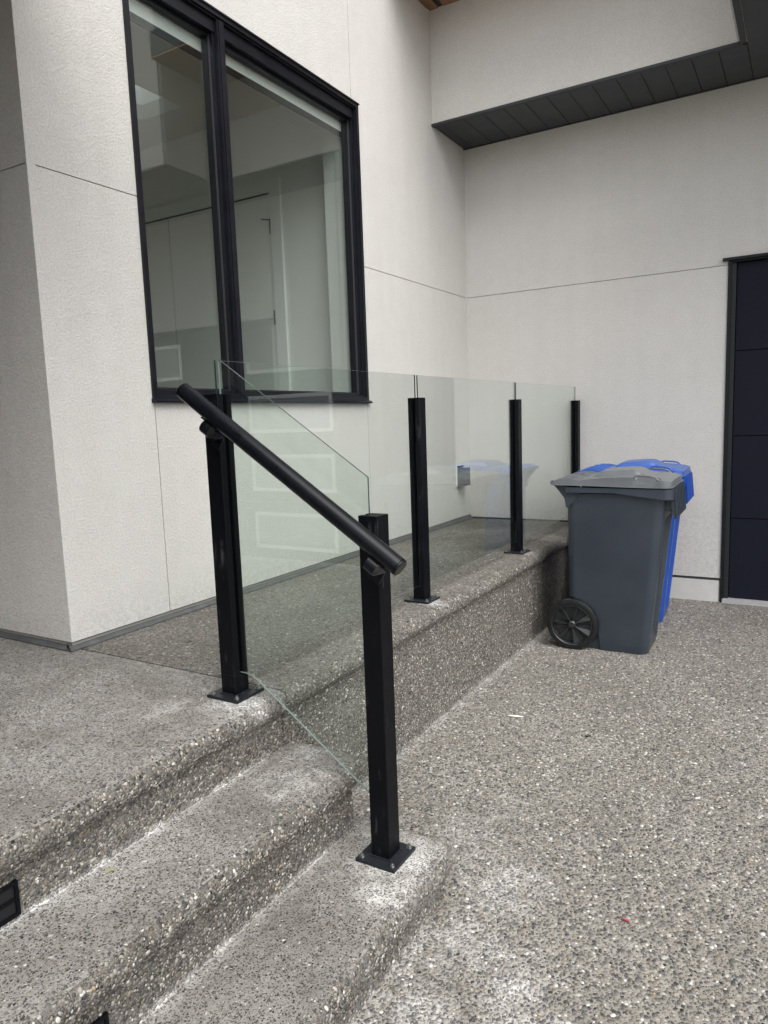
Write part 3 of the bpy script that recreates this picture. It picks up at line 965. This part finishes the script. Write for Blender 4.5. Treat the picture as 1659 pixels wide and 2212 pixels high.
box('soffit_backing', (XFC + 0.029, -1.12, ZS + 0.0105), (7.6, -DS + 0.0208, ZS + 0.0134), M_DARK, beam)

# cedar ceiling over the corner
cl = tag(empty('cedar_ceiling', (0, 0, ZT)), 'cedar board ceiling glimpsed at the very top above the inner corner, one dark channel in it', 'ceiling')
y0c = -1.22
bx = [0.0, 0.055, 0.098] + [0.20 + 0.10 * i for i in range(19)]
def cboard(xa, xb, mat=M_WOOD, z=ZT, name='cedar_board'):
    bm = bmesh.new()
    bm_box(bm, (xa + 0.001, y0c, z), (xb - 0.001, -DS - 0.0005, z + 0.015))
    return from_bm(name, bm, mat, cl)
cboard(0.0005, 0.078)
cboard(0.078, 0.118, M_SOFFTRIM, ZT + 0.006, 'dark_channel')
xx = 0.118
while xx < XFC - 0.03:
    x2 = min(xx + 0.12, XFC - 0.021)
    cboard(xx, x2)
    xx = x2
box('ceiling_deck', (-4.0, y0c, ZT + 0.022), (XFC - 0.02, -DS, ZT + 0.2), M_SOFFTRIM, cl)

# unseen roof and walls off to the left, added to darken the recess wall
shade_top = tag(empty('shade_roof', (-2, -6.0, 3.2)), 'unseen dark roof slab added to shade the left recess wall', 'roof')
box('shade_slab', (-4.4, -7.2, 3.10), (1.2, YC - 0.02, 3.3), M_SOFFTRIM, shade_top)
pw = tag(empty('shade_wall', (-2, -6.6, 0)), 'unseen cream stucco wall added to close off and shade the entry recess', 'wall')
box('stucco_panel', (-4.2, -6.45, 0.0), (1.0, -6.3, 3.0995), M_STUCCO, pw)
box('stucco_panel', (-4.3, -6.2995, 0.545), (-4.1, YC, 3.0995), M_STUCCO, pw)

# ------------------------------------------------------------------ glass railing
XP, PW = 0.9024, 0.0605
ZTOP = 1.4895
PY = [-3.9266, -2.6319, -1.346, -0.0335]
rl = empty('glass_railing', (0, 0, 0))
tag(rl, 'black post and clear glass railing along the landing edge with a sloping handrail', 'railing')

def post(x, y, zb, zt, slots, plate=True):
    """square tube with glazing channels cut in the given sides, solid below the glass"""
    hw, sw, sdp = PW / 2, 0.0075, 0.016
    zslot = zb + 0.072
    bm = bmesh.new()
    def outline(cut):
        pts = []
        # walk CCW from (+x,-y): sides: -y, +x, +y, -x
        sides = [('-y', (-1, -1), (1, -1)), ('+x', (1, -1), (1, 1)), ('+y', (1, 1), (-1, 1)), ('-x', (-1, 1), (-1, -1))]
        for nm, a, b in sides:
            A = Vector((a[0] * hw, a[1] * hw)); B = Vector((b[0] * hw, b[1] * hw))
            d = (B - A).normalized(); nin = Vector((-d.y, d.x)); mid = (A + B) / 2
            pts.append(A + d * 0.0015); 
            if cut and nm in slots:
                pts += [mid - d * sw, mid - d * sw + nin * sdp, mid + d * sw + nin * sdp, mid + d * sw]
            pts.append(B - d * 0.0015)
        return [(x + p.x, y + p.y) for p in pts]
    bm_prism(bm, outline(False), 2, zb + 0.0095, zslot)
    bm_prism(bm, outline(bool(slots)), 2, zslot + 0.0003, zt)
    p = from_bm('post', bm, M_POST, rl)
    if plate:
        a = 0.0635
        pl = box('base_plate', (x - a, y - a, zb + 0.0005), (x + a, y + a, zb + 0.0095), M_PLATE, p, 0.0025)
        # weld bead
        bm = bmesh.new()
        bm_prism(bm, [(x - hw - 0.005, y - hw - 0.005), (x + hw + 0.005, y - hw - 0.005), (x + hw + 0.005, y + hw + 0.005), (x - hw - 0.005, y + hw + 0.005)], 2, zb + 0.0096, zb + 0.0125)
        from_bm('weld_bead', bm, M_PLATE, p, bevel=0.001)
        for sx in (-1, 1):
            for sy in (-1, 1):
                bx_, by_ = x + sx * 0.050, y + sy * 0.050
                bm = bmesh.new()
                bm_tube(bm, [(bx_, by_, zb + 0.0096), (bx_, by_, zb + 0.0116)], 0.0088, 18)
                bm_tube(bm, [(bx_, by_, zb + 0.0117), (bx_, by_, zb + 0.0175)], 0.0062, 6)
                bm_tube(bm, [(bx_, by_, zb + 0.0176), (bx_, by_, zb + 0.0215)], 0.0034, 12)
                from_bm('bolt', bm, M_SCREW, p)
    return p
posts = [post(XP, PY[0], H, ZTOP, ('+x', '+y')), post(XP, PY[1], H, ZTOP, ('-y', '+y')), post(XP, PY[2], H, ZTOP, ('-y', '+y')),
         post(XP, PY[3], H, ZTOP, ('-y',), False)]
X0 = 1.4451
Z0T = 1.1409
posts.append(post(X0, PY[0], Z1, Z0T, ('-x',)))

def glass_sheet(name, pts, axis, a, th, label=None, pale=False):
    bm = bmesh.new()
    bm_prism(bm, pts, axis, a - th / 2, a + th / 2)
    bm.normal_update()
    bmesh.ops.recalc_face_normals(bm, faces=bm.faces[:])
    me = bpy.data.meshes.new(name)
    for f in bm.faces:
        n_ = f.normal[axis]
        f.material_index = 0 if abs(n_) > 0.5 else (2 if (f.normal.z < -0.3 or (axis == 1 and f.normal.x < -0.9)) else 1)
    bm.to_mesh(me); bm.free()
    me.materials.append(M_GLASS); me.materials.append(M_EDGE); me.materials.append(M_EDGE_LIT if pale else M_EDGE)
    o = bpy.data.objects.new(name, me); COL.objects.link(o); o.parent = rl
    return o
ZG0, ZG1 = 0.615, 1.5918
gt = 0.0065
glass_sheet('glass_panel', [(PY[0] + 0.016, ZG0), (PY[1] - 0.017, ZG0), (PY[1] - 0.013, ZG1), (PY[0] - 0.0, ZG1), (PY[0] - 0.0, ZTOP + 0.001), (PY[0] + 0.016, ZTOP + 0.001)], 0, XP, gt)
glass_sheet('glass_panel', [(PY[1] + 0.015, ZG0), (PY[2] - 0.015, ZG0), (PY[2] - 0.009, ZG1), (PY[1] + 0.009, ZG1)], 0, XP, gt)
glass_sheet('glass_panel', [(PY[2] + 0.015, ZG0), (PY[3] - 0.015, ZG0), (PY[3] - 0.008, ZG1), (PY[2] + 0.009, ZG1)], 0, XP, gt)
glass_sheet('glass_panel', [(XP + 0.0155, 0.618), (0.952, 0.618), (0.975, 0.614), (0.997, 0.604), (1.428, 0.305), (1.432, 0.305), (1.433, 1.243), (0.9215, 1.5925), (XP + 0.0155, 1.5925)], 1, PY[0], gt, None, True)
# dark end spacers standing in the posts above the slots
for i in (1, 2):
    box('edge_seal', (XP - 0.004, PY[i] - 0.006, ZTOP - 0.3), (XP + 0.004, PY[i] + 0.006, ZTOP + 0.0005), M_SLOT, rl)

# handrail
RY = -4.022
ra, rb_ = Vector((0.865, RY, 1.4995)), Vector((1.574, RY, 1.0255))
rdir = (rb_ - ra).normalized()
hr = tube('handrail', [ra, rb_], 0.0245, M_RAIL, rl, 40)
for base, sgn in ((ra, -1), (rb_, 1)):
    bm = bmesh.new()
    bm_tube(bm, [base + rdir * sgn * 0.0004, base + rdir * sgn * 0.0022], 0.0215, 40)
    bm_tube(bm, [base + rdir * sgn * 0.0022, base + rdir * sgn * 0.0055, base + rdir * sgn * 0.0075], [0.0242, 0.0242, 0.0225], 40)
    from_bm('end_cap', bm, M_RAIL, hr, True)
rperp = Vector((rdir.z, 0, -rdir.x))           # perpendicular in the vertical plane
if rperp.z > 0: rperp = -rperp
def bracket(xc, zc):
    """C shaped strap under the rail that folds back to a plate on the post"""
    c = Vector((xc, RY, zc))
    ypost = PY[0] - PW / 2
    # profile in (y, w): w measured along rperp (downwards)
    prof = [(-0.020, 0.0247), (-0.006, 0.0252), (0.012, 0.0253)]
    prof = [(-0.012, 0.0248), (0.010, 0.0248)]
    arc = []
    yc, wc, R = 0.000, 0.044, 0.0195
    for i in range(13):
        a = math.radians(80 + 190 * i / 12)     # from top, round the -y side, to the bottom
        arc.append((yc + R * math.cos(a), wc - R * math.sin(a)))
    arc.append((ypost - RY - 0.006, wc + R + 0.006))
    arc.append((ypost - RY - 0.0045, wc + R + 0.014))
    arc.append((ypost - RY - 0.0045, wc + R + 0.050))
    bm = bmesh.new()
    th, hwid = 0.004, 0.017
    pts = [Vector(a) for a in arc]
    L, Rr = [], []
    for i, p in enumerate(pts):
        t = (pts[min(i + 1, len(pts) - 1)] - pts[max(i - 1, 0)]).normalized()
        nn = Vector((-t.y, t.x))
        L.append(p + nn * th / 2); Rr.append(p - nn * th / 2)
    def w3(q, s): return c + Vector((0, q[0], 0)) + rperp * q[1] + rdir * s
    rings = [[bm.verts.new(w3(a, -hwid)), bm.verts.new(w3(a, hwid)), bm.verts.new(w3(b, hwid)), bm.verts.new(w3(b, -hwid))] for a, b in zip(L, Rr)]
    for a, b in zip(rings, rings[1:]):
        for k in range(4): bm.faces.new((a[k], a[(k + 1) % 4], b[(k + 1) % 4], b[k]))
    bm.faces.new(rings[0]); bm.faces.new(rings[-1])
    core_ = [q_ for q_ in arc[:13]] + [(0.018, 0.0256 + 0.03)]
    core_ = [(yc + (a_ - yc) * 0.93, wc + (b_ - wc) * 0.93) for a_, b_ in core_]
    ca_ = [bm.verts.new(w3(q_, -hwid * 0.8)) for q_ in core_]
    cb_ = [bm.verts.new(w3(q_, hwid * 0.8)) for q_ in core_]
    bm.faces.new(ca_); bm.faces.new(cb_[::-1])
    for k in range(len(core_)):
        k2 = (k + 1) % len(core_)
        bm.faces.new((ca_[k], ca_[k2], cb_[k2], cb_[k]))
    br = from_bm('bracket', bm, M_RAIL, rl, True)
    bm = bmesh.new()
    M = Matrix.Translation(c)
    # saddle strip against the tube and its two screws
    vs = []
    for s in (-0.033, 0.033):
        for yy in (-0.012, 0.012):
            for ww in (0.0235, 0.0262):
                vs.append(bm.verts.new(w3((yy, ww), s)))
    for f in ((0, 1, 3, 2), (4, 6, 7, 5), (0, 4, 5, 1), (2, 3, 7, 6), (0, 2, 6, 4), (1, 5, 7, 3)): bm.faces.new([vs[i] for i in f])
    from_bm('saddle', bm, M_RAIL, br)
    for s in (-0.008, 0.010):
        tube('screw', [w3((-0.005, 0.0264), s), w3((-0.005, 0.0305), s)], 0.0035, M_SCREW, br, 10)
    q = w3((0, 0), 0) 
    p0 = w3((ypost - RY - 0.0085, wc + R + 0.030), 0)
    tube('screw', [p0 + Vector((0, 0.002, 0)), p0 - Vector((0, 0.002, 0))], 0.005, M_RAIL, br, 10)
bracket(0.978, ra.z + (0.978 - ra.x) * rdir.z / rdir.x)
bracket(1.523, ra.z + (1.523 - ra.x) * rdir.z / rdir.x)

# ------------------------------------------------------------------ wheelie bins
def make_bin(origin, yaw, mb, ml, label, group):
    """local frame: u forward (+x), v across, z up; u=0 at the rear handle"""
    root = empty('wheelie_bin', origin)
    tag(root, label, 'bin', group)
    TR = Matrix.Translation(Vector(origin)) @ Matrix.Rotation(yaw, 4, 'Z')
    def fin(name, bm, mat, parent=root, smooth=True, bevel=0.0):
        if bevel > 0:
            es = [e for e in bm.edges if len(e.link_faces) == 2 and e.calc_face_angle(0) > 0.6]
            bmesh.ops.bevel(bm, geom=es, offset=bevel, segments=2, profile=0.5, affect='EDGES', clamp_overlap=True)
        bmesh.ops.recalc_face_normals(bm, faces=bm.faces[:])
        me = bpy.data.meshes.new(name)
        bm.to_mesh(me); bm.free()
        me.materials.append(mat)
        o = bpy.data.objects.new(name, me); COL.objects.link(o)
        if smooth:
            me.polygons.foreach_set('use_smooth', [True] * len(me.polygons))
            me.set_sharp_from_angle(angle=math.radians(32))
        o.parent = parent
        if parent is root:
            o.rotation_euler = (0, 0, yaw)
        return o
    def sect(u0, u1, hv, r, z, n=8, rec=0.0, rv=0.10):
        """rounded rectangle; the front side (u1) may have a recess between v=-rv..rv"""
        pts = []
        def arc(cx, cy, a0):
            for i in range(n + 1):
                a = a0 + math.pi / 2 * i / n
                pts.append((cx + r * math.cos(a), cy + r * math.sin(a), z))
        arc(u1 - r, -hv + r, -math.pi / 2)            # front near corner -> ends at (u1, -hv+r)
        for vv, rr in ((-rv - 0.012, 0), (-rv, rec), (-rv * 0.5, rec), (0, rec), (rv * 0.5, rec), (rv, rec), (rv + 0.012, 0)):
            pts.append((u1 - rr, vv, z))
        arc(u1 - r, hv - r, 0)
        pts.append(((u0 + u1) / 2, hv, z))
        arc(u0 + r, hv - r, math.pi / 2)
        pts.append((u0, 0, z))
        arc(u0 + r, -hv + r, math.pi)
        pts.append(((u0 + u1) / 2, -hv, z))
        return pts
    # body
    bm = bmesh.new()
    zl = [0.0, 0.006, 0.02, 0.034, 0.10, 0.30, 0.50, 0.56, 0.60, 0.74, 0.80, 0.83, 0.905, 0.935]
    rings = []
    for z in zl:
        t = z / 0.935
        u0 = 0.098
        u1 = 0.552 + 0.092 * t
        hv = 0.188 + 0.056 * t
        sh = 0.008 if z < 0.005 else (0.0 if z >= 0.034 else 0.003)
        rec = 0.0
        if 0.05 < z < 0.52: rec = 0.020
        elif 0.52 <= z < 0.58: rec = 0.026
        elif 0.58 <= z < 0.79: rec = 0.034
        rings.append([bm.verts.new(p) for p in sect(u0 + sh, u1 - sh, hv - sh, 0.048 + 0.006 * t, z, 8, rec, 0.105 + 0.03 * t)])
    for a, b in zip(rings, rings[1:]):
        k = len(a)
        for i in range(k): bm.faces.new((a[i], a[(i + 1) % k], b[(i + 1) % k], b[i]))
    bm.faces.new(rings[0][::-1])
    bm.faces.new(rings[-1])
    # push the wheel arch in on both sides
    bmesh.ops.recalc_face_normals(bm, faces=bm.faces[:])
    tmp = bpy.data.meshes.new('tmp'); bm.to_mesh(tmp); bm.free()
    ob_ = bpy.data.objects.new('tmp', tmp); COL.objects.link(ob_)
    cut = bmesh.new()
    arch = [(0.02, -0.05), (0.292, -0.05), (0.288, 0.01), (0.276, 0.12), (0.258, 0.20), (0.226, 0.262), (0.180, 0.300), (0.131, 0.312), (0.02, 0.312)]
    for va, vb in ((-0.35, -0.168), (0.168, 0.35)): bm_prism(cut, arch, 1, va, vb)
    bmesh.ops.recalc_face_normals(cut, faces=cut.faces[:])
    tm2 = bpy.data.meshes.new('tmp2'); cut.to_mesh(tm2); cut.free()
    oc_ = bpy.data.objects.new('tmp2', tm2); COL.objects.link(oc_)
    md = ob_.modifiers.new('cut', 'BOOLEAN'); md.operation = 'DIFFERENCE'; md.object = oc_; md.solver = 'EXACT'
    dg = bpy.context.evaluated_depsgraph_get()
    res_ = bpy.data.meshes.new_from_object(ob_.evaluated_get(dg))
    bm = bmesh.new(); bm.from_mesh(res_)
    for o_ in (ob_, oc_): bpy.data.objects.remove(o_)
    for m_ in (tmp, tm2, res_): bpy.data.meshes.remove(m_)
    body = fin('body', bm, mb)
    # rim collar, deeper toward the front
    bm = bmesh.new()
    def rimz(u):
        s = min(1, max(0, (u - 0.41) / 0.17)); s = s * s * (3 - 2 * s)
        return 0.942 - 0.032 * s
    top = sect(0.081, 0.684, 0.266, 0.05, 0.962)
    a_ = [bm.verts.new((p[0], p[1], 0.9745 - 0.012 * (p[0]))) for p in top]
    b_ = [bm.verts.new((p[0], p[1], rimz(p[0]))) for p in top]
    inn = sect(0.10, 0.650, 0.236, 0.05, 0.962)
    c_ = [bm.verts.new((p[0], p[1], rimz(p[0]) + 0.001)) for p in inn]
    d_ = [bm.verts.new((p[0], p[1], 0.9745 - 0.012 * (p[0]))) for p in inn]
    k = len(a_)
    for i in range(k):
        j = (i + 1) % k
        bm.faces.new((b_[i], b_[j], a_[j], a_[i]))
        bm.faces.new((c_[i], c_[j], b_[j], b_[i]))
        bm.faces.new((a_[i], a_[j], d_[j], d_[i]))
    fin('rim', bm, mb, root, True, 0.0)
    # gussets below the rim (hinge ears at the rear, small rib)
    for sv in (-1, 1):
        bm = bmesh.new()
        v0 = sv * 0.243
        bm_prism(bm, [(0.022, 0.990), (0.075, 0.990), (0.16, 0.950), (0.150, 0.90), (0.126, 0.868), (0.110, 0.850), (0.100, 0.856), (0.092, 0.905), (0.060, 0.948)], 1, min(v0, v0 - sv * 0.012), max(v0, v0 - sv * 0.012))
        fin('hinge_ear', bm, mb, root, False, 0.002)
        bm = bmesh.new()
        bm_box(bm, (0.178, min(v0 + sv * 0.001, v0 + sv * 0.008), 0.895), (0.184, max(v0 + sv * 0.001, v0 + sv * 0.008), 0.945))
        fin('rib', bm, mb, root, False)
    # lid: height field
    bm = bmesh.new()
    def sm(a, b, x):
        t = min(1, max(0, (x - a) / (b - a))); return t * t * (3 - 2 * t)
    NU, NV = 90, 84
    U0, U1, HV = 0.030, 0.672, 0.262
    def edge_top(u):
        """height of the skirt's top edge along the sides"""
        pts = ((0.0, 1.012), (0.06, 1.010), (0.12, 1.009), (0.20, 1.016), (0.30, 1.028), (0.41, 1.034), (0.47, 1.033), (0.60, 1.024), (0.67, 1.006))
        for (a, za), (b, zb) in zip(pts, pts[1:]):
            if u <= b: return za + (zb - za) * (u - a) / (b - a)
        return pts[-1][1]
    def lidz(u, v):
        av = abs(v)
        z = edge_top(u) + 0.004 * (1 - (v / HV) ** 2)
        if u > 0.62: z = edge_top(u) + 0.004 * (1 - (v / HV) ** 2)
        hu = sm(0.215, 0.285, u) * (1 - sm(0.445, 0.545, u))
        z += 0.028 * hu * (1 - sm(0.134, 0.152, av))
        # sunken deck inside the raised edge, behind the hump
        z -= 0.007 * sm(0.245, 0.225, av) * 0
        if u < 0.20:
            ph = abs(((v + HV) / (2 * HV) * 3) % 1.0 - 0.5) * 2        # 1 at ribs, 0 mid pocket
            pk = 1 - sm(0.72, 0.97, ph)
            z -= 0.034 * pk * sm(0.030, 0.045, u) * (1 - sm(0.10, 0.19, u))
            z += 0.016 * (1 - pk) * sm(0.03, 0.08, u) * (1 - sm(0.12, 0.19, u))
        gr = sm(0.474, 0.486, u) * (1 - sm(0.590, 0.625, u)) * sm(0.205, 0.217, av)
        z -= 0.030 * gr
        z += 0.003 * (1 - sm(0.05, 0.09, abs(u - 0.60) * 1.0 + 0.0)) * (1 - sm(0.14, 0.18, av)) * 0
        z -= 0.002 * sm(0.256, 0.262, av)
        return z
    def shape_v(u, hv):
        # rounded front corners
        r = 0.05
        if u > U1 - r:
            d = u - (U1 - r)
            return hv - (r - math.sqrt(max(0, r * r - d * d)))
        return hv
    grid = []
    for i in range(NU + 1):
        u = U0 + (U1 - U0) * (1 - (1 - i / NU) ** 1.0)
        hv = shape_v(min(u, U1 - 0.0008), HV)
        row = []
        for j in range(NV + 1):
            v = -hv + 2 * hv * j / NV
            row.append(bm.verts.new((u, v, lidz(u, v * HV / hv))))
        grid.append(row)
    for i in range(NU):
        for j in range(NV):
            bm.faces.new((grid[i][j], grid[i + 1][j], grid[i + 1][j + 1], grid[i][j + 1]))
    loop = [r_[0] for r_ in grid] + grid[-1][1:] + [r_[-1] for r_ in reversed(grid[:-1])] + [grid[0][j] for j in range(NV - 1, 0, -1)]
    low = []
    cx = (U0 + U1) / 2
    for v in loop:
        du = (v.co.x - cx)
        zb = 0.987 - 0.011 * sm(0.05, 0.66, v.co.x)
        low.append(bm.verts.new((cx + du * 1.006, v.co.y * 1.012, zb)))
    k = len(loop)
    for i in range(k):
        j = (i + 1) % k
        bm.faces.new((loop[i], low[i], low[j], loop[j]))
    lip = [bm.verts.new((cx + (v.co.x - cx) * 1.018, v.co.y * 1.028, v.co.z - 0.001)) for v in low]
    lip2 = [bm.verts.new((v.co.x, v.co.y, v.co.z - 0.002)) for v in lip]
    for i in range(k):
        j = (i + 1) % k
        bm.faces.new((low[i], lip[i], lip[j], low[j]))
        bm.faces.new((lip[i], lip2[i], lip2[j], lip[j]))
    bm.faces.new(lip2)
    lid = fin('lid', bm, ml)
    # rear handle tube and its web arms
    bm = bmesh.new()
    bm_tube(bm, [(0.028, -0.265, 0.999), (0.028, 0.265, 0.999)], 0.0135, 18)
    fin('lid_handle', bm, ml, root, True)
    # side lift loops
    for sv in (-1, 1):
        bm = bmesh.new()
        y_ = sv * 0.252
        bm_tube(bm, [(0.481, y_, 1.006), (0.481, y_, 1.026), (0.488, y_, 1.038), (0.50, y_, 1.041), (0.56, y_, 1.038), (0.588, y_, 1.032), (0.602, y_, 1.018), (0.62, y_, 1.008)], 0.0052, 10)
        fin('lift_loop', bm, ml, root, True)
    # front lifting comb: slanted plate with ribs
    bm = bmesh.new()
    for vv in (-0.20, 0.20):
        pass
    bm_prism(bm, [(0.655, 0.962), (0.6835, 0.970), (0.694, 0.800), (0.684, 0.796), (0.668, 0.850), (0.660, 0.925)], 1, -0.185, 0.185)
    for q in range(7):
        vv = -0.185 + 0.37 * q / 6
        bm_prism(bm, [(0.6833, 0.971), (0.6885, 0.966), (0.702, 0.812), (0.692, 0.797)], 1, vv - 0.005, vv + 0.005)
    fin('lifting_comb', bm, mb, root, False, 0.0015)
    for va in (-0.17, 0.162):
        bm = bmesh.new()
        bm_prism(bm, [(0.60, 0.93), (0.672, 0.93), (0.684, 0.835), (0.63, 0.838), (0.61, 0.85)], 1, va, va + 0.008)
        fin('comb_web', bm, mb, root, False)
    # axle + wheel arch panels + wheels
    bm = bmesh.new()
    bm_tube(bm, [(0.131, -0.235, 0.153), (0.131, 0.235, 0.153)], 0.010, 12)
    fin('axle', bm, M_TYRE, root, True)
    for sv in (-1, 1):
        # wheel
        wc = (0.131, sv * 0.2175, 0.153)
        R, Wd = 0.153, 0.021
        def ring_prof(prof, n=56):
            bmw = bmesh.new()
            rr = []
            for i in range(n):
                a = 2 * math.pi * i / n
                rr.append([bmw.verts.new((wc[0] + r_ * math.cos(a), wc[1] + sv * y_, wc[2] + r_ * math.sin(a))) for r_, y_ in prof])
            for i in range(n):
                A, B = rr[i], rr[(i + 1) % n]
                for q in range(len(prof)):
                    q2 = (q + 1) % len(prof)
                    bmw.faces.new((A[q], A[q2], B[q2], B[q]))
            return bmw
        tyre = fin('wheel', ring_prof([(R, -Wd * 0.7), (R - 0.002, -Wd), (R - 0.03, -Wd), (R - 0.034, 0.0), (R - 0.034, Wd - 0.004), (R - 0.030, Wd), (R - 0.014, Wd), (R - 0.004, Wd * 0.85), (R, Wd * 0.5)]), M_TYRE)
        bmr = ring_prof([(R - 0.0345, Wd - 0.010), (R - 0.0345, Wd - 0.003), (R - 0.039, Wd - 0.002), (R - 0.040, Wd - 0.012)])
        bm_tube(bmr, [(wc[0], wc[1] - sv * 0.02, wc[2]), (wc[0], wc[1] + sv * Wd * 0.95, wc[2]), (wc[0], wc[1] + sv * (Wd + 0.004), wc[2])], [0.022, 0.022, 0.017], 24)
        # 7 dished wedge spokes, each with a raised edge
        ns = 7
        for q in range(ns):
            a0 = 2 * math.pi * q / ns + 0.35
            a1 = a0 + 2 * math.pi / ns * 0.62
            def P3(r_, a, y_): return bmr.verts.new((wc[0] + r_ * math.cos(a), wc[1] + sv * y_, wc[2] + r_ * math.sin(a)))
            ro, ri = R - 0.036, 0.020
            v_ = [P3(ri, a0, Wd - 0.004), P3(ro, a0, Wd - 0.006), P3(ro, (a0 + a1) / 2, -0.002), P3(ro, a1, -0.006), P3(ri, a1, -0.004)]
            bmr.faces.new((v_[0], v_[1], v_[2], v_[4])); bmr.faces.new((v_[2], v_[3], v_[4]))
            w_ = [P3(ri, a0 - 0.05, Wd - 0.004), P3(ro, a0 - 0.03, Wd - 0.006), P3(ro, a0 - 0.03, -0.008), P3(ri, a0 - 0.05, -0.008)]
            bmr.faces.new((v_[0], v_[1], w_[1], w_[0])); bmr.faces.new((w_[0], w_[1], w_[2], w_[3]))
        # back disc with gaps
        n = 40
        cdisc = [bmr.verts.new((wc[0] + (R - 0.04) * math.cos(2 * math.pi * i / n), wc[1] - sv * 0.012, wc[2] + (R - 0.04) * math.sin(2 * math.pi * i / n))) for i in range(n)]
        bmr.faces.new(cdisc)
        rim_o = fin('wheel_rim', bmr, M_RIM, root, False)
        rim_o.rotation_euler = (0, 0, 0); rim_o.parent = tyre
    return root
make_bin((1.148, -1.243, 0.0), math.radians(1.5), M_BIN_G, M_LID_G, 'charcoal grey wheeled rubbish bin with closed lid standing nearest the camera', 'wheelie bins by the garage')
make_bin((1.106, -0.560, 0.0), math.radians(2.5), M_BIN_B, M_LID_B, 'blue wheeled recycling bin standing behind the grey bin, against the back wall', 'wheelie bins by the garage')

# ------------------------------------------------------------------ small things
ob = empty('outlet_box', (0.0, -0.23, 0.90))
tag(ob, 'small grey weatherproof outlet cover low on the wall near the inner corner', 'outlet')
M_BOX = plain('outlet_grey', (0.12, 0.13, 0.135), 0.25, spec=0.7)
M_BOXW = plain('outlet_plate', (0.75, 0.76, 0.75), 0.4)
box('back_plate', (0.0005, -0.285, 0.835), (0.012, -0.185, 1.000), M_BOXW, ob, 0.003)
box('bubble_cover', (0.0125, -0.280, 0.842), (0.085, -0.190, 0.985), M_BOX, ob, 0.014, True)
tube('hinge', [(0.02, -0.285, 0.996), (0.02, -0.185, 0.996)], 0.007, M_HINGE, ob, 10)

def step_light(xf, y0, y1, z0, z1, label):
    s = empty('step_light', (xf, (y0 + y1) / 2, z0))
    tag(s, label, 'light', 'recessed step lights')
    bm = bmesh.new()
    wd = 0.008
    for lo, hi in (((y0, z0), (y1, z0 + wd)), ((y0, z1 - wd), (y1, z1)), ((y0, z0 + wd), (y0 + wd, z1 - wd)), ((y1 - wd, z0 + wd), (y1, z1 - wd))):
        bm_box(bm, (xf - 0.01, lo[0], lo[1]), (xf + 0.007, hi[0], hi[1]))
    from_bm('bezel', bm, M_POST, s)
    box('lens', (xf - 0.01, y0 + wd, z0 + wd), (xf + 0.002, y1 - wd, z1 - wd), M_SLOT, s)
    box('louvre', (xf + 0.0022, y0 + wd, (z0 + z1) / 2 - 0.004), (xf + 0.006, y1 - wd, (z0 + z1) / 2 + 0.004), M_POST, s)
step_light(XF, -4.98, -4.755, 0.360, 0.440, 'black recessed light in the upper riser at the left edge of the picture')
step_light(XR2, -4.98, -4.752, 0.155, 0.235, 'black recessed light in the lower riser at the bottom edge of the picture')

M_FLASH2 = plain('disc_grey', (0.24, 0.24, 0.235), 0.6)
M_STICK = plain('pale_stick', (0.75, 0.72, 0.64), 0.7)
M_RED = plain('red_plastic', (0.38, 0.07, 0.11), 0.5)
M_LEAF = plain('yellow_green_leaf', (0.30, 0.30, 0.17), 0.6)
bm = bmesh.new()
bm_tube(bm, [(1.291, -2.548, 0.006), (1.32, -2.545, 0.007), (1.345, -2.536, 0.006), (1.362, -2.531, 0.005)], [0.002, 0.0045, 0.0042, 0.0015], 8)
tag(from_bm('wood_sliver', bm, M_STICK, None, True), 'pale sliver of wood lying alone on the driveway beyond the lower post', 'sliver')
bm = bmesh.new()
M_ = Matrix.Translation(Vector((2.068, -3.693, 0.006))) @ Matrix.Rotation(-0.25, 4, 'Z')
bm_box(bm, (-0.011, -0.0025, -0.002), (0.011, 0.0025, 0.002), M_)
tag(from_bm('red_scrap', bm, M_RED, None, False, 0.0012), 'small crimson scrap lying on the driveway pebbles', 'litter')
bm = bmesh.new()
bm_prism(bm, [(1.052, -4.566), (1.060, -4.562), (1.058, -4.553), (1.066, -4.548), (1.060, -4.541), (1.050, -4.546), (1.045, -4.556)], 2, Z2 + 0.002, Z2 + 0.0035)
tag(from_bm('leaf_scrap', bm, M_LEAF, None), 'tiny yellow green leaf fragment on the middle step', 'leaf')
bm = bmesh.new()
bm_tube(bm, [(1.165, -4.005, Z2 + 0.0008), (1.165, -4.005, Z2 + 0.0035)], 0.014, 24)
tag(from_bm('round_disc', bm, M_FLASH2, None, False), 'flat grey round disc lying on the middle step below the glass', 'disc')
bm = bmesh.new()
bm_prism(bm, [(1.668, -2.600), (1.682, -2.597), (1.688, -2.590), (1.678, -2.603), (1.676, -2.612)], 2, 0.003, 0.007)
tag(from_bm('dark_chip', bm, M_SLOT, None), 'tiny black chip on the open driveway in front of the bins', 'litter')
